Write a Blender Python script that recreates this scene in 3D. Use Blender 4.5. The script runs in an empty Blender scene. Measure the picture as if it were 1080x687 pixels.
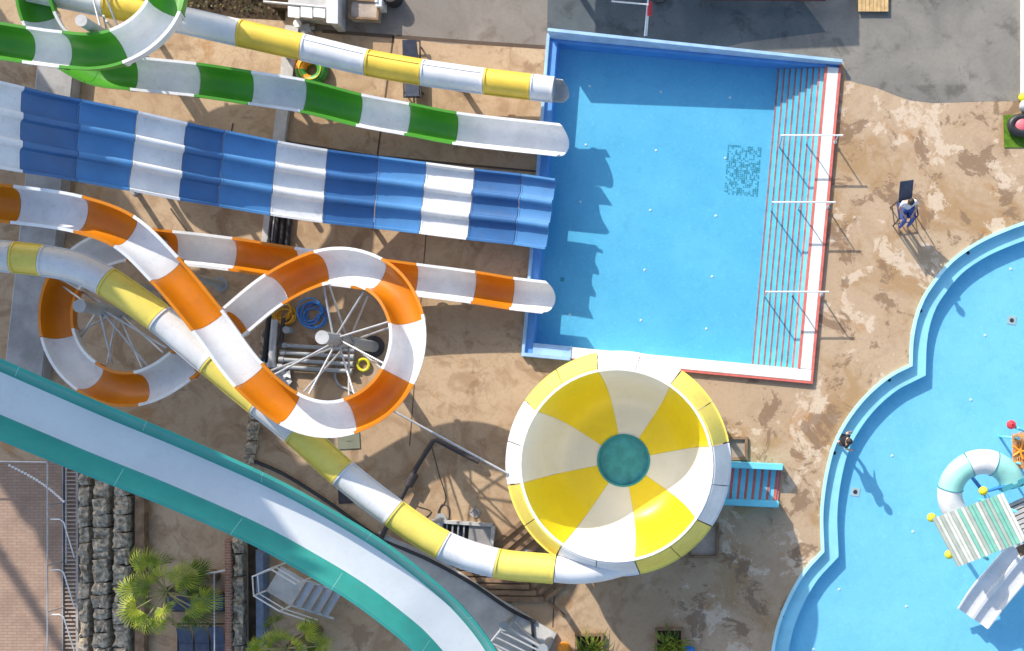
import bpy, bmesh, math, random
from mathutils import Vector, Matrix, noise
from mathutils.geometry import tessellate_polygon
R = math.radians
rnd = random.Random(7)
sc = bpy.context.scene
col = sc.collection
# ------------------------------------------------------------------ survey of the site
# plan units: 31.5 survey units per metre, origin under the drone (NX, NY), drone at height H
S, H, NX, NY = 31.5, 37.0, 750.0, 430.0
def P(x, y, z=0.0):
    k = (H - z) / H / S
    return Vector(((x - NX) * k, (NY - y) * k, z))
def G(x, y, z=0.0):          # plan position on the ground, lifted to z
    return Vector(((x - NX) / S, (NY - y) / S, z))
def lin(r, g, b):
    f = lambda c: (c / 255 / 12.92) if c / 255 <= .04045 else ((c / 255 + .055) / 1.055) ** 2.4
    return (f(r), f(g), f(b))
# ------------------------------------------------------------------ materials
def new_mat(name):
    m = bpy.data.materials.new(name); m.use_nodes = True
    nt = m.node_tree; nt.nodes.clear()
    out = nt.nodes.new('ShaderNodeOutputMaterial')
    return m, nt, out
def nd(nt, t, **kw):
    n = nt.nodes.new(t)
    for k, v in kw.items():
        if k in n.inputs: n.inputs[k].default_value = v
        else: setattr(n, k, v)
    return n
def noise_node(nt, vec, scale, detail=4, rough=.55, dist=0.0):
    n = nt.nodes.new('ShaderNodeTexNoise')
    n.inputs['Scale'].default_value = scale; n.inputs['Detail'].default_value = detail
    n.inputs['Roughness'].default_value = rough; n.inputs['Distortion'].default_value = dist
    nt.links.new(vec, n.inputs['Vector']); return n.outputs['Fac']
def ramp(nt, fac, a, b, smooth=True):
    n = nt.nodes.new('ShaderNodeMapRange')
    n.inputs['From Min'].default_value = a; n.inputs['From Max'].default_value = b
    if smooth: n.interpolation_type = 'SMOOTHSTEP'
    nt.links.new(fac, n.inputs['Value']); return n.outputs['Result']
def mixc(nt, fac, a, b, mode='MIX'):
    n = nt.nodes.new('ShaderNodeMix'); n.data_type = 'RGBA'; n.blend_type = mode
    for sock, v in ((n.inputs[0], fac), (n.inputs[6], a), (n.inputs[7], b)):
        if hasattr(v, 'node'): nt.links.new(v, sock)
        elif isinstance(v, (int, float)): sock.default_value = v
        else: sock.default_value = (*v, 1)
    return n.outputs[2]
def mth(nt, op, a, b=0.0):
    n = nt.nodes.new('ShaderNodeMath'); n.operation = op
    for i, v in enumerate((a, b)):
        if hasattr(v, 'node'): nt.links.new(v, n.inputs[i])
        else: n.inputs[i].default_value = v
    return n.outputs[0]
def world_pos(nt):
    g = nt.nodes.new('ShaderNodeNewGeometry'); return g.outputs['Position']
def finish(nt, out, colr, rough, spec=.5, bump=None, bstr=.2, metal=0.0, coat=0.0):
    b = nt.nodes.new('ShaderNodeBsdfPrincipled')
    if hasattr(colr, 'node'): nt.links.new(colr, b.inputs['Base Color'])
    else: b.inputs['Base Color'].default_value = (*colr, 1)
    if hasattr(rough, 'node'): nt.links.new(rough, b.inputs['Roughness'])
    else: b.inputs['Roughness'].default_value = rough
    b.inputs['Specular IOR Level'].default_value = spec
    b.inputs['Metallic'].default_value = metal
    b.inputs['Coat Weight'].default_value = coat; b.inputs['Coat Roughness'].default_value = .12
    if bump is not None:
        bn = nt.nodes.new('ShaderNodeBump'); bn.inputs['Strength'].default_value = bstr
        bn.inputs['Distance'].default_value = .02
        nt.links.new(bump, bn.inputs['Height']); nt.links.new(bn.outputs[0], b.inputs['Normal'])
    nt.links.new(b.outputs[0], out.inputs['Surface']); return b
def paint(name, c, rough=.4, var=.12, scale=1.5, grime=.18, gcol=(.16, .13, .1), spec=.4, bump=0.0, metal=0.0, coat=0.0):
    m, nt, out = new_mat(name); p = world_pos(nt)
    n1 = noise_node(nt, p, scale, 5, .6); n2 = noise_node(nt, p, scale * 6, 5, .7, .6)
    dark = tuple(v * (1 - var) for v in c); light = tuple(min(1, v * (1 + var * .6)) for v in c)
    cc = mixc(nt, ramp(nt, n1, .3, .7), dark, light)
    cc = mixc(nt, mth(nt, 'MULTIPLY', ramp(nt, n2, .5, .8), grime), cc, gcol)
    rr = mth(nt, 'ADD', mth(nt, 'MULTIPLY', n2, .25), rough - .12)
    finish(nt, out, cc, rr, spec, n2 if bump else None, bump, metal, coat); return m
M = {}
gel = dict(rough=.36, var=.11, scale=.9, grime=.24, spec=.42)
M['white_gel'] = paint('white_gelcoat', (.74, .74, .73), **gel)
M['yellow_gel'] = paint('yellow_gelcoat', (.80, .56, .07), **gel)
M['pale_yellow'] = paint('pale_yellow_gelcoat', (.82, .67, .13), **gel)
M['bowl_yellow'] = paint('bowl_yellow_gelcoat', (.88, .68, .018), rough=.36, var=.05, scale=.7, grime=.1)
M['bowl_white'] = paint('bowl_white_gelcoat', (.80, .78, .73), rough=.36, var=.05, scale=.7, grime=.1)
M['green_gel'] = paint('green_gelcoat', (.07, .30, .025), **gel)
M['orange_gel'] = paint('orange_gelcoat', (.63, .20, .006), **gel)
M['blue_shaded'] = paint('shaded_blue_gelcoat', (.045, .145, .34), **gel)  # blue gelcoat with the shade of the steeper panels put into its colour
M['blue_gel'] = paint('blue_gelcoat', (.085, .25, .50), **gel)
M['turq'] = paint('turquoise_gelcoat', (.048, .345, .285), **gel)
M['mint'] = paint('mint_gelcoat', (.32, .66, .58), **gel)
M['bed_white'] = paint('slide_bed_white', (.77, .78, .78), rough=.3, var=.05, scale=.7, grime=.1)
M['steel'] = paint('galvanised_steel', (.52, .53, .54), rough=.4, var=.15, scale=3, grime=.25, metal=.45)
M['greysteel'] = paint('grey_painted_steel', (.34, .36, .37), rough=.45, var=.12, scale=2, grime=.3)
M['whitepaint'] = paint('white_painted_steel', (.78, .78, .76), rough=.4, grime=.15)
M['darkiron'] = paint('dark_iron', (.05, .042, .045), rough=.5, var=.3, scale=4, grime=.3)
M['blackpl'] = paint('black_plastic', (.025, .025, .028), rough=.45)
M['conc'] = paint('grey_concrete', (.33, .32, .31), rough=.85, var=.25, scale=1.2, grime=.35, spec=.2, bump=.3)
M['concwarm'] = paint('warm_concrete', (.40, .33, .27), rough=.85, var=.3, scale=1.2, grime=.4, spec=.2, bump=.3)
M['concpale'] = paint('pale_concrete', (.50, .49, .47), rough=.8, var=.2, scale=1.2, grime=.3, spec=.2, bump=.2)
M['rough_stone'] = paint('rough_stone', (.47, .40, .30), rough=.95, var=.6, scale=7, grime=.6, gcol=(.07, .06, .045), spec=.1, bump=1.0)
M['wood'] = paint('weathered_wood', (.25, .16, .095), rough=.8, var=.35, scale=3, grime=.4, spec=.2, bump=.3)
M['pinewood'] = paint('pine_wood', (.55, .37, .17), rough=.7, var=.25, scale=4, grime=.25, spec=.2)
M['navy'] = paint('navy_sling_fabric', (.07, .085, .125), rough=.8, var=.2, scale=5, grime=.2, spec=.15)
M['greyblue'] = paint('grey_blue_fabric', (.14, .18, .25), rough=.8, var=.2, scale=5, grime=.2, spec=.15)
M['poolblue'] = paint('blue_pool_paint', (.10, .30, .66), rough=.55, var=.1, scale=1.5, grime=.12, gcol=(.2, .3, .4))
M['poolparapet'] = paint('light_blue_parapet_paint', (.33, .52, .74), rough=.6, var=.15, scale=2, grime=.2, gcol=(.3, .32, .34))
M['poolwhite'] = paint('white_coping_paint', (.74, .72, .67), rough=.6, var=.12, scale=2, grime=.22, gcol=(.4, .33, .26))
M['cyan'] = paint('cyan_step_paint', (.16, .58, .72), rough=.5, var=.1, scale=2, grime=.12, gcol=(.2, .35, .4))
M['redline'] = paint('red_nosing_paint', (.60, .14, .11), rough=.6, var=.2, scale=5, grime=.2)
M['ledge'] = paint('pale_cyan_ledge_paint', (.42, .72, .80), rough=.5, var=.1, scale=1.2, grime=.12, gcol=(.2, .4, .45))
M['teal'] = paint('teal_pool_paint', (.04, .30, .36), rough=.5, var=.1)
M['roofgrey'] = paint('grey_roof_strip', (.40, .45, .40), rough=.6, grime=.3, scale=3)
M['roofpale'] = paint('pale_roof_strip', (.62, .64, .58), rough=.6, grime=.3, scale=3)
M['roofmint'] = paint('mint_roof_strip', (.22, .52, .42), rough=.6, grime=.3, scale=3)
M['mutedred'] = paint('worn_red_line_paint', (.56, .15, .12), rough=.6, var=.35, scale=4, grime=.35, gcol=(.25, .45, .55))
M['hoseyellow'] = paint('amber_hose', (.75, .40, .02), rough=.5)
M['tealplate'] = paint('teal_drain_plate', (.07, .36, .42), rough=.35, var=.3, scale=1.6, grime=.1)
M['yellowpl'] = paint('yellow_plastic', (.70, .64, .03), rough=.35)
M['redpl'] = paint('red_plastic', (.62, .04, .05), rough=.4)
M['orangepl'] = paint('orange_plastic', (.85, .30, .02), rough=.4)
M['bluepl'] = paint('blue_hose_plastic', (.04, .22, .60), rough=.4)
M['greenpl'] = paint('green_plastic', (.05, .27, .04), rough=.45)
M['grate'] = paint('green_grate', (.05, .27, .33), rough=.6)
M['skin'] = paint('skin', (.50, .30, .21), rough=.55, var=.06, grime=.03)
M['shirt'] = paint('pale_shirt_cloth', (.66, .68, .70), rough=.9, var=.1, spec=.1, scale=8)
M['bluecloth'] = paint('blue_cloth', (.09, .13, .36), rough=.9, var=.2, spec=.1, scale=8)
M['blackcloth'] = paint('black_cloth', (.022, .026, .035), rough=.8, var=.2, spec=.2, scale=8)
M['hair'] = paint('dark_hair', (.03, .022, .018), rough=.6)
M['trunk'] = paint('palm_trunk_bark', (.20, .14, .085), rough=.95, var=.4, scale=6, grime=.4, bump=1)
M['soil'] = paint('planter_soil', (.07, .05, .032), rough=1, var=.4, scale=4, grime=.5, gcol=(.03, .03, .015), spec=.1, bump=1)
M['pinkpl'] = paint('pink_cushion', (.72, .16, .19), rough=.5)
M['greycloth'] = paint('grey_plastic_sheet', (.5, .5, .5), rough=.4)
M['turf'] = paint('artificial_turf', (.10, .20, .02), rough=1, var=.3, scale=6, grime=.3, spec=.1, bump=.6)
M['darkred'] = paint('dark_red_beam_paint', (.10, .03, .028), rough=.6, var=.3, grime=.3)
def leaf_mat(name, a, b, trans=.25):
    m, nt, out = new_mat(name); p = world_pos(nt)
    cc = mixc(nt, ramp(nt, noise_node(nt, p, 3.0, 3), .3, .7), a, b)
    bs = finish(nt, out, cc, .5, .35)
    tr = nt.nodes.new('ShaderNodeBsdfTranslucent'); nt.links.new(cc, tr.inputs['Color'])
    mx = nt.nodes.new('ShaderNodeMixShader'); mx.inputs[0].default_value = trans
    nt.links.new(bs.outputs[0], mx.inputs[1]); nt.links.new(tr.outputs[0], mx.inputs[2])
    nt.links.new(mx.outputs[0], out.inputs['Surface']); return m
M['palmleaf'] = leaf_mat('palm_leaf', (.15, .24, .018), (.42, .46, .045), .35)
M['palmdark'] = leaf_mat('palm_old_leaf', (.06, .10, .012), (.13, .19, .02), .25)
M['petiole'] = paint('petiole', (.26, .24, .09), rough=.6)
M['bushleaf'] = leaf_mat('bush_leaf', (.08, .14, .012), (.30, .33, .04), .25)
def water_mat(name, tint, ripple=3.0, bstr=.12):
    m, nt, out = new_mat(name); p = world_pos(nt)
    t = nt.nodes.new('ShaderNodeBsdfTransparent'); t.inputs['Color'].default_value = (*tint, 1)
    g = nt.nodes.new('ShaderNodeBsdfGlossy'); g.inputs['Roughness'].default_value = .04
    bn = nt.nodes.new('ShaderNodeBump'); bn.inputs['Strength'].default_value = bstr; bn.inputs['Distance'].default_value = .05
    nt.links.new(noise_node(nt, p, ripple, 3, .5, .4), bn.inputs['Height'])
    nt.links.new(bn.outputs[0], g.inputs['Normal'])
    fr = nt.nodes.new('ShaderNodeFresnel'); fr.inputs['IOR'].default_value = 1.33
    nt.links.new(bn.outputs[0], fr.inputs['Normal'])
    mx = nt.nodes.new('ShaderNodeMixShader')
    nt.links.new(fr.outputs[0], mx.inputs[0]); nt.links.new(t.outputs[0], mx.inputs[1]); nt.links.new(g.outputs[0], mx.inputs[2])
    nt.links.new(mx.outputs[0], out.inputs['Surface']); return m
M['water'] = water_mat('pool_water', (.80, .94, .985))
M['splashwater'] = water_mat('splash_water', (.55, .85, .9))
def basin_mat(name, a, b, tile):
    m, nt, out = new_mat(name); p = world_pos(nt)
    n1 = noise_node(nt, p, .35, 4); n2 = noise_node(nt, p, 2.6, 5, .65, .8); n3 = noise_node(nt, p, 11, 3, .6, 1.5)
    cc = mixc(nt, ramp(nt, n1, .3, .7), a, b)
    cc = mixc(nt, mth(nt, 'MULTIPLY', ramp(nt, n2, .45, .75), .3), cc, tuple(v * .76 for v in a))
    cc = mixc(nt, mth(nt, 'MULTIPLY', ramp(nt, n3, .54, .66), .28), cc, tuple(min(1, v * 1.3 + .03) for v in b))
    finish(nt, out, cc, .5, .3); return m
M['poolfloor'] = basin_mat('pool_floor_paint', (.125, .43, .61), (.165, .49, .665), 0)
M['lagoonfloor'] = basin_mat('lagoon_floor_paint', (.225, .53, .70), (.275, .59, .755), 0)
def ground_mat():
    m, nt, out = new_mat('sandy_concrete'); p = world_pos(nt)
    sx = nt.nodes.new('ShaderNodeSeparateXYZ'); nt.links.new(p, sx.inputs[0])
    big = noise_node(nt, p, .28, 6, .6, .5)
    med = noise_node(nt, p, 1.1, 7, .62, 1.2)
    fine = noise_node(nt, p, 9, 6, .7)
    wet = noise_node(nt, p, .62, 8, .6, 2.2)
    veins = noise_node(nt, p, 1.9, 5, .55, 3.0)
    cc = mixc(nt, ramp(nt, big, .3, .7), (.41, .285, .175), (.50, .37, .24))
    cc = mixc(nt, mth(nt, 'MULTIPLY', ramp(nt, med, .46, .66), .6), cc, (.29, .18, .10))
    cc = mixc(nt, mth(nt, 'MULTIPLY', ramp(nt, noise_node(nt, p, .75, 9, .68, .7), .56, .64), .55), cc, (.22, .13, .075))
    # right half: worn cement skin, pale flakes, rusty wet blotches and dark run-off streaks
    mask = ramp(nt, mth(nt, 'ADD', sx.outputs['X'], mth(nt, 'MULTIPLY', big, 5.0)), -.8, 1.8)
    cc = mixc(nt, mth(nt, 'MULTIPLY', mask, .6), cc, (.43, .32, .215))
    flake = noise_node(nt, p, .48, 12, .70, .4); flake2 = noise_node(nt, p, 1.5, 8, .66, .6)
    rust = mth(nt, 'MULTIPLY', ramp(nt, noise_node(nt, p, .36, 10, .66, .5), .48, .60), mask)
    cc = mixc(nt, mth(nt, 'MULTIPLY', rust, .75), cc, (.33, .205, .095))
    pale = mth(nt, 'MULTIPLY', ramp(nt, mth(nt, 'ADD', mth(nt, 'MULTIPLY', flake, .7), mth(nt, 'MULTIPLY', flake2, .3)), .535, .56), mask)
    cc = mixc(nt, mth(nt, 'MULTIPLY', pale, .8), cc, (.58, .47, .355))
    vn = mth(nt, 'MULTIPLY', mth(nt, 'MULTIPLY', ramp(nt, noise_node(nt, p, .8, 10, .7, .5), .535, .585), mask), .8)
    cc = mixc(nt, vn, cc, (.20, .125, .075))
    cc = mixc(nt, mth(nt, 'MULTIPLY', ramp(nt, fine, .45, .8), .4), cc, (.22, .16, .11))
    # hairline cracks, gritty speckle and rusty run-off
    wv = nt.nodes.new('ShaderNodeVectorMath'); wv.operation = 'ADD'; ns_ = nt.nodes.new('ShaderNodeTexNoise'); ns_.inputs['Scale'].default_value = 1.3; ns_.inputs['Detail'].default_value = 6
    nt.links.new(p, ns_.inputs['Vector']); nt.links.new(p, wv.inputs[0]); nt.links.new(ns_.outputs['Color'], wv.inputs[1])
    vo = nt.nodes.new('ShaderNodeTexVoronoi'); vo.feature = 'DISTANCE_TO_EDGE'; vo.inputs['Scale'].default_value = .42; nt.links.new(wv.outputs[0], vo.inputs['Vector'])
    crack = mth(nt, 'SUBTRACT', 1.0, ramp(nt, vo.outputs['Distance'], .002, .010))
    cc = mixc(nt, mth(nt, 'MULTIPLY', mth(nt, 'MULTIPLY', crack, ramp(nt, big, .45, .6)), .28), cc, (.17, .11, .07))
    grit = noise_node(nt, p, 24, 4, .75)
    cc = mixc(nt, mth(nt, 'MULTIPLY', ramp(nt, grit, .5, .75), .35), cc, (.24, .155, .09))
    cc = mixc(nt, mth(nt, 'MULTIPLY', ramp(nt, noise_node(nt, p, .5, 10, .7, .3), .57, .66), .6), cc, (.34, .17, .06))
    rr = mth(nt, 'SUBTRACT', .95, mth(nt, 'MULTIPLY', vn, .4))
    finish(nt, out, cc, rr, .2, fine, .25); return m
M['ground'] = ground_mat()
def slab_mat(name, a, b, stain, sscale=1.0):
    m, nt, out = new_mat(name); p = world_pos(nt)
    big = noise_node(nt, p, .4 * sscale, 6, .6, .8); med = noise_node(nt, p, .9 * sscale, 10, .68, .4); fine = noise_node(nt, p, 10, 5, .7)
    cc = mixc(nt, ramp(nt, big, .3, .7), a, b)
    cc = mixc(nt, mth(nt, 'MULTIPLY', ramp(nt, med, .52, .66), .6), cc, stain)
    cc = mixc(nt, mth(nt, 'MULTIPLY', ramp(nt, fine, .45, .8), .3), cc, stain)
    finish(nt, out, cc, .85, .25, fine, .2); return m
M['greyslab'] = slab_mat('grey_apron_concrete', (.155, .148, .132), (.245, .228, .197), (.075, .07, .06))
M['asphalt'] = slab_mat('asphalt_and_shade', (.075, .092, .10), (.12, .135, .14), (.035, .04, .045))
M['pathslab'] = slab_mat('worn_path_concrete', (.19, .168, .145), (.255, .225, .195), (.12, .085, .06))
M['joint'] = paint('joint_dirt', (.10, .07, .05), rough=1, grime=.3)
def brick_mat(name, a, b, mortar, scale, bw, bh, rot=0.0):
    m, nt, out = new_mat(name); p = world_pos(nt)
    mp = nt.nodes.new('ShaderNodeMapping'); mp.inputs['Rotation'].default_value = (0, 0, rot); nt.links.new(p, mp.inputs[0])
    br = nt.nodes.new('ShaderNodeTexBrick'); nt.links.new(mp.outputs[0], br.inputs['Vector'])
    br.inputs['Color1'].default_value = (*a, 1); br.inputs['Color2'].default_value = (*b, 1); br.inputs['Mortar'].default_value = (*mortar, 1)
    br.inputs['Scale'].default_value = scale; br.inputs['Brick Width'].default_value = bw; br.inputs['Row Height'].default_value = bh
    br.inputs['Mortar Size'].default_value = .012
    n = noise_node(nt, p, 1.2, 6, .6, .5)
    cc = mixc(nt, mth(nt, 'MULTIPLY', ramp(nt, n, .35, .75), .5), br.outputs['Color'], tuple(v * .55 for v in a))
    finish(nt, out, cc, .85, .2, br.outputs['Fac'], .2); return m
M['deckpave'] = brick_mat('red_block_paving', (.33, .225, .165), (.37, .26, .19), (.26, .18, .135), 1.0, .30, .10)
M['redbrick'] = brick_mat('red_brick', (.30, .13, .08), (.38, .18, .11), (.42, .35, .28), 1.0, .25, .09)
# ------------------------------------------------------------------ object helpers
def tag(o, label=None, cat=None, group=None, kind=None):
    if label: o['label'] = label
    if cat: o['category'] = cat
    if group: o['group'] = group
    if kind: o['kind'] = kind
    return o
def thing(name, label, cat, loc=(0, 0, 0), group=None, rz=0.0):
    o = bpy.data.objects.new(name, None); o.empty_display_size = .3
    o.location = loc; o.rotation_euler = (0, 0, rz); col.objects.link(o)
    return tag(o, label, cat, group)
class MB:
    def __init__(s): s.v = []; s.f = []
    def add(s, vs, fs):
        b = len(s.v); s.v += [Vector(v) for v in vs]; s.f += [tuple(i + b for i in f) for f in fs]; return s
    def box(s, c, d, rz=0.0, rot=None):
        m = rot if rot is not None else Matrix.Rotation(rz, 3, 'Z')
        vs = [Vector(c) + m @ Vector((x * d[0] / 2, y * d[1] / 2, z * d[2] / 2)) for z in (-1, 1) for y in (-1, 1) for x in (-1, 1)]
        return s.add(vs, [(0, 2, 3, 1), (4, 5, 7, 6), (0, 1, 5, 4), (2, 6, 7, 3), (0, 4, 6, 2), (1, 3, 7, 5)])
    def cyl(s, a, b, r0, r1=None, n=12):
        a = Vector(a); b = Vector(b); r1 = r0 if r1 is None else r1
        t = (b - a).normalized(); u = t.orthogonal().normalized(); w = t.cross(u)
        vs = []
        for q, r in ((a, r0), (b, r1)):
            for i in range(n):
                g = 2 * math.pi * i / n; vs.append(q + (u * math.cos(g) + w * math.sin(g)) * r)
        return s.add(vs, [(i, (i + 1) % n, n + (i + 1) % n, n + i) for i in range(n)] + [tuple(range(n))[::-1], tuple(range(n, 2 * n))])
    def tube(s, pts, r, n=8, closed=False):
        pts = [Vector(p) for p in pts]; L = len(pts); vs = []; pu = None
        for i, p in enumerate(pts):
            a = pts[i - 1] if (i or closed) else p; b = pts[(i + 1) % L] if (i < L - 1 or closed) else p
            t = (b - a).normalized()
            u = t.orthogonal().normalized() if pu is None else (pu - t * pu.dot(t)).normalized()
            pu = u; w = t.cross(u); rr = r[i] if isinstance(r, (list, tuple)) else r
            vs += [p + (u * math.cos(2 * math.pi * j / n) + w * math.sin(2 * math.pi * j / n)) * rr for j in range(n)]
        fs = []
        for i in range(L if closed else L - 1):
            for j in range(n):
                a = i * n; b = ((i + 1) % L) * n; fs.append((a + j, a + (j + 1) % n, b + (j + 1) % n, b + j))
        if not closed: fs += [tuple(range(n))[::-1], tuple(range((L - 1) * n, L * n))]
        return s.add(vs, fs)
    def lathe(s, prof, n=32, a0=0.0, a1=2 * math.pi, c=(0, 0, 0)):
        full = abs(a1 - a0 - 2 * math.pi) < 1e-6; m = n if full else n + 1; k = len(prof); vs = []
        for i in range(m):
            g = a0 + (a1 - a0) * i / n
            vs += [Vector(c) + Vector((r * math.cos(g), r * math.sin(g), z)) for r, z in prof]
        fs = []
        for i in range(n):
            for j in range(k - 1):
                a = i * k; b = ((i + 1) % m) * k; fs.append((a + j, b + j, b + j + 1, a + j + 1))
        return s.add(vs, fs)
    def ball(s, c, r, n=14, sz=1.0):
        prof = [(max(1e-4, r * math.sin(math.pi * i / 8)), -r * sz * math.cos(math.pi * i / 8)) for i in range(9)]
        return s.lathe(prof, n, c=c)
    def prism(s, poly, z0, z1):
        poly = [Vector((p[0], p[1], 0)) for p in poly]; n = len(poly)
        tri = tessellate_polygon([poly])
        vs = [Vector((p.x, p.y, z0)) for p in poly] + [Vector((p.x, p.y, z1)) for p in poly]
        fs = [t for t in tri] + [tuple(i + n for i in t) for t in tri] + [(i, (i + 1) % n, n + (i + 1) % n, n + i) for i in range(n)]
        return s.add(vs, fs)
    def sheet(s, poly, z, holes=()):
        loops = [[Vector((p[0], p[1], 0)) for p in L] for L in (poly, *holes)]
        flat = [p for L in loops for p in L]
        return s.add([Vector((p.x, p.y, z)) for p in flat], tessellate_polygon(loops))
    def band(s, A, B, closed=False):
        n = len(A); vs = [Vector(p) for p in A] + [Vector(p) for p in B]
        return s.add(vs, [(i, (i + 1) % n, n + (i + 1) % n, n + i) for i in range(n if closed else n - 1)])
    def build(s, name, m, parent=None, smooth=False, kind=None, bevel=0.0):
        me = bpy.data.meshes.new(name); off = Vector((0, 0, 0))
        if parent is not None:
            q = parent
            while q.parent is not None: q = q.parent
            off = Vector(q.location)
        me.from_pydata([v - off for v in s.v], [], s.f)
        bm = bmesh.new(); bm.from_mesh(me)
        bmesh.ops.recalc_face_normals(bm, faces=bm.faces)
        if bevel: bmesh.ops.bevel(bm, geom=[e for e in bm.edges if e.is_manifold and e.calc_face_angle(0) > .6], offset=bevel, segments=2, affect='EDGES', clamp_overlap=True)
        bm.to_mesh(me); bm.free()
        if smooth:
            me.polygons.foreach_set('use_smooth', [True] * len(me.polygons))
            try: me.set_sharp_from_angle(angle=R(40))
            except Exception: pass
        me.materials.append(M[m] if isinstance(m, str) else m)
        o = bpy.data.objects.new(name, me); col.objects.link(o)
        if parent is not None: o.parent = parent
        if kind: o['kind'] = kind
        return o
def copy_tree(o, parent=None):
    c = o.copy(); col.objects.link(c)
    if parent is not None: c.parent = parent
    for ch in list(o.children): copy_tree(ch, c)
    return c
def cr(pts, i, t):
    n = len(pts); g = lambda k: pts[max(0, min(n - 1, k))]
    p0, p1, p2, p3 = g(i - 1), g(i), g(i + 1), g(i + 2)
    if i == 0: p0 = p1 * 2 - p2
    if i + 2 > n - 1: p3 = p2 * 2 - p1
    def kn(a, b): return max(1e-4, (b - a).length) ** .5
    t0 = 0; t1 = kn(p0, p1); t2 = t1 + kn(p1, p2); t3 = t2 + kn(p2, p3); u = t1 + (t2 - t1) * t
    A1 = p0 * ((t1 - u) / (t1 - t0)) + p1 * ((u - t0) / (t1 - t0)); A2 = p1 * ((t2 - u) / (t2 - t1)) + p2 * ((u - t1) / (t2 - t1))
    A3 = p2 * ((t3 - u) / (t3 - t2)) + p3 * ((u - t2) / (t3 - t2))
    B1 = A1 * ((t2 - u) / (t2 - t0)) + A2 * ((u - t0) / (t2 - t0)); B2 = A2 * ((t3 - u) / (t3 - t1)) + A3 * ((u - t1) / (t3 - t1))
    return B1 * ((t2 - u) / (t2 - t1)) + B2 * ((u - t1) / (t2 - t1))
def curve(pts, step=.15):
    """returns list per span of sampled points (sharing ends)"""
    spans = []
    for i in range(len(pts) - 1):
        n = max(2, int((pts[i + 1] - pts[i]).length / step))
        spans.append([cr(pts, i, k / n) for k in range(n + 1)])
    return spans
def smooth_line(pts, step=.15):
    out = []
    for sp in curve(pts, step): out += sp[:-1]
    return out + [sp[-1]]
def frame(t):
    side = t.cross(Vector((0, 0, 1)))
    side = side.normalized() if side.length > 1e-4 else Vector((1, 0, 0))
    return side, side.cross(t).normalized()
def sweep(mb, pts, tans, prof, closed=True):
    n = len(prof); vs = []
    for p, t in zip(pts, tans):
        a, u = frame(t); vs += [p + a * q[0] + u * q[1] for q in prof]
    fs = []
    for i in range(len(pts) - 1):
        for j in range(n if closed else n - 1):
            fs.append((i * n + j, i * n + (j + 1) % n, (i + 1) * n + (j + 1) % n, (i + 1) * n + j))
    return mb.add(vs, fs)
def capped(mb, pts, tans, prof, inner_n=None):
    """sweep of a closed open-channel profile (inner half then outer half) with end caps as strips"""
    sweep(mb, pts, tans, prof); n = len(prof); h = n // 2
    base = len(mb.v) - n * len(pts)
    for st in (base, base + n * (len(pts) - 1)):
        for j in range(h - 1): mb.f.append((st + j, st + j + 1, st + n - 2 - j, st + n - 1 - j))
    return mb
def tangents(pts):
    return [(pts[min(i + 1, len(pts) - 1)] - pts[max(i - 1, 0)]).normalized() for i in range(len(pts))]
def flume_profile(w, d, th=.035, lip=.085, n=14):
    inner = [(-w - lip, 0.0)] + [(-w * math.cos(math.pi * i / n), -d * (math.sin(math.pi * i / n) ** .62)) for i in range(n + 1)] + [(w + lip, 0.0)]
    outer = [(w + lip, -.05)] + [((w + th) * math.cos(math.pi * i / n), -(d + th) * (math.sin(math.pi * i / n) ** .62) - .001 - (.05 if i in (0, n) else 0)) for i in range(n + 1)] + [(-w - lip, -.05)]
    return inner + outer
def split_sections(ctrl):
    """ctrl = (x, y, z, colour or None). returns (all pts, tans, list of (colour, i0, i1))"""
    pts = [P(c[0], c[1], c[2]) for c in ctrl]; spans = curve(pts)
    allp = []; marks = []
    for c, sp in zip(ctrl, spans):
        if c[3]: marks.append((len(allp), c[3]))
        allp += sp[:-1]
    allp.append(spans[-1][-1])
    secs = [(m[1], m[0], (marks[i + 1][0] if i + 1 < len(marks) else len(allp) - 1)) for i, m in enumerate(marks)]
    return allp, tangents(allp), secs
def trimmed(pts, tans, i0, i1, g=.006):
    p = [v.copy() for v in pts[i0:i1 + 1]]; t = tans[i0:i1 + 1]
    p[0] = p[0] + t[0] * g; p[-1] = p[-1] - t[-1] * g
    return p, t
def post(mb, top, zt, r=.11, base=True):
    mb.cyl((top.x, top.y, 0), (top.x, top.y, zt), r, n=14)
    if base: mb.cyl((top.x, top.y, .004), (top.x, top.y, .05), r * 2.0, n=16)
# ------------------------------------------------------------------ ground with the two pool openings
PC = [P(577, 36, .15), P(888, 65, .15), P(857, 405, .15), P(550, 376, .15)]
def Q(u, v, z):
    a = PC[0] * (1 - u) + PC[1] * u; b = PC[3] * (1 - u) + PC[2] * u; c = a * (1 - v) + b * v
    return Vector((c.x, c.y, z))
la = [[(1180, 215), (1090, 231), (1060, 241), (1030, 255), (1003, 274), (985, 295), (972, 315), (964, 337), (960, 360), (959, 384)],
      [(959, 384), (938, 395), (915, 414), (895, 438), (879, 467), (870, 500), (865, 540), (866, 581)],
      [(866, 581), (848, 601), (831, 630), (819, 660), (813, 690), (810, 730), (816, 790), (840, 860)]]
lag = []
for a in la: lag += smooth_line([P(x, y, .08) for x, y in a], .25)[:-1]
lag += [P(840, 860), P(950, 940), P(1250, 940), P(1420, 700), P(1420, 350), P(1320, 240)]
lag = [Vector((p.x, p.y, 0)) for p in lag]
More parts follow.
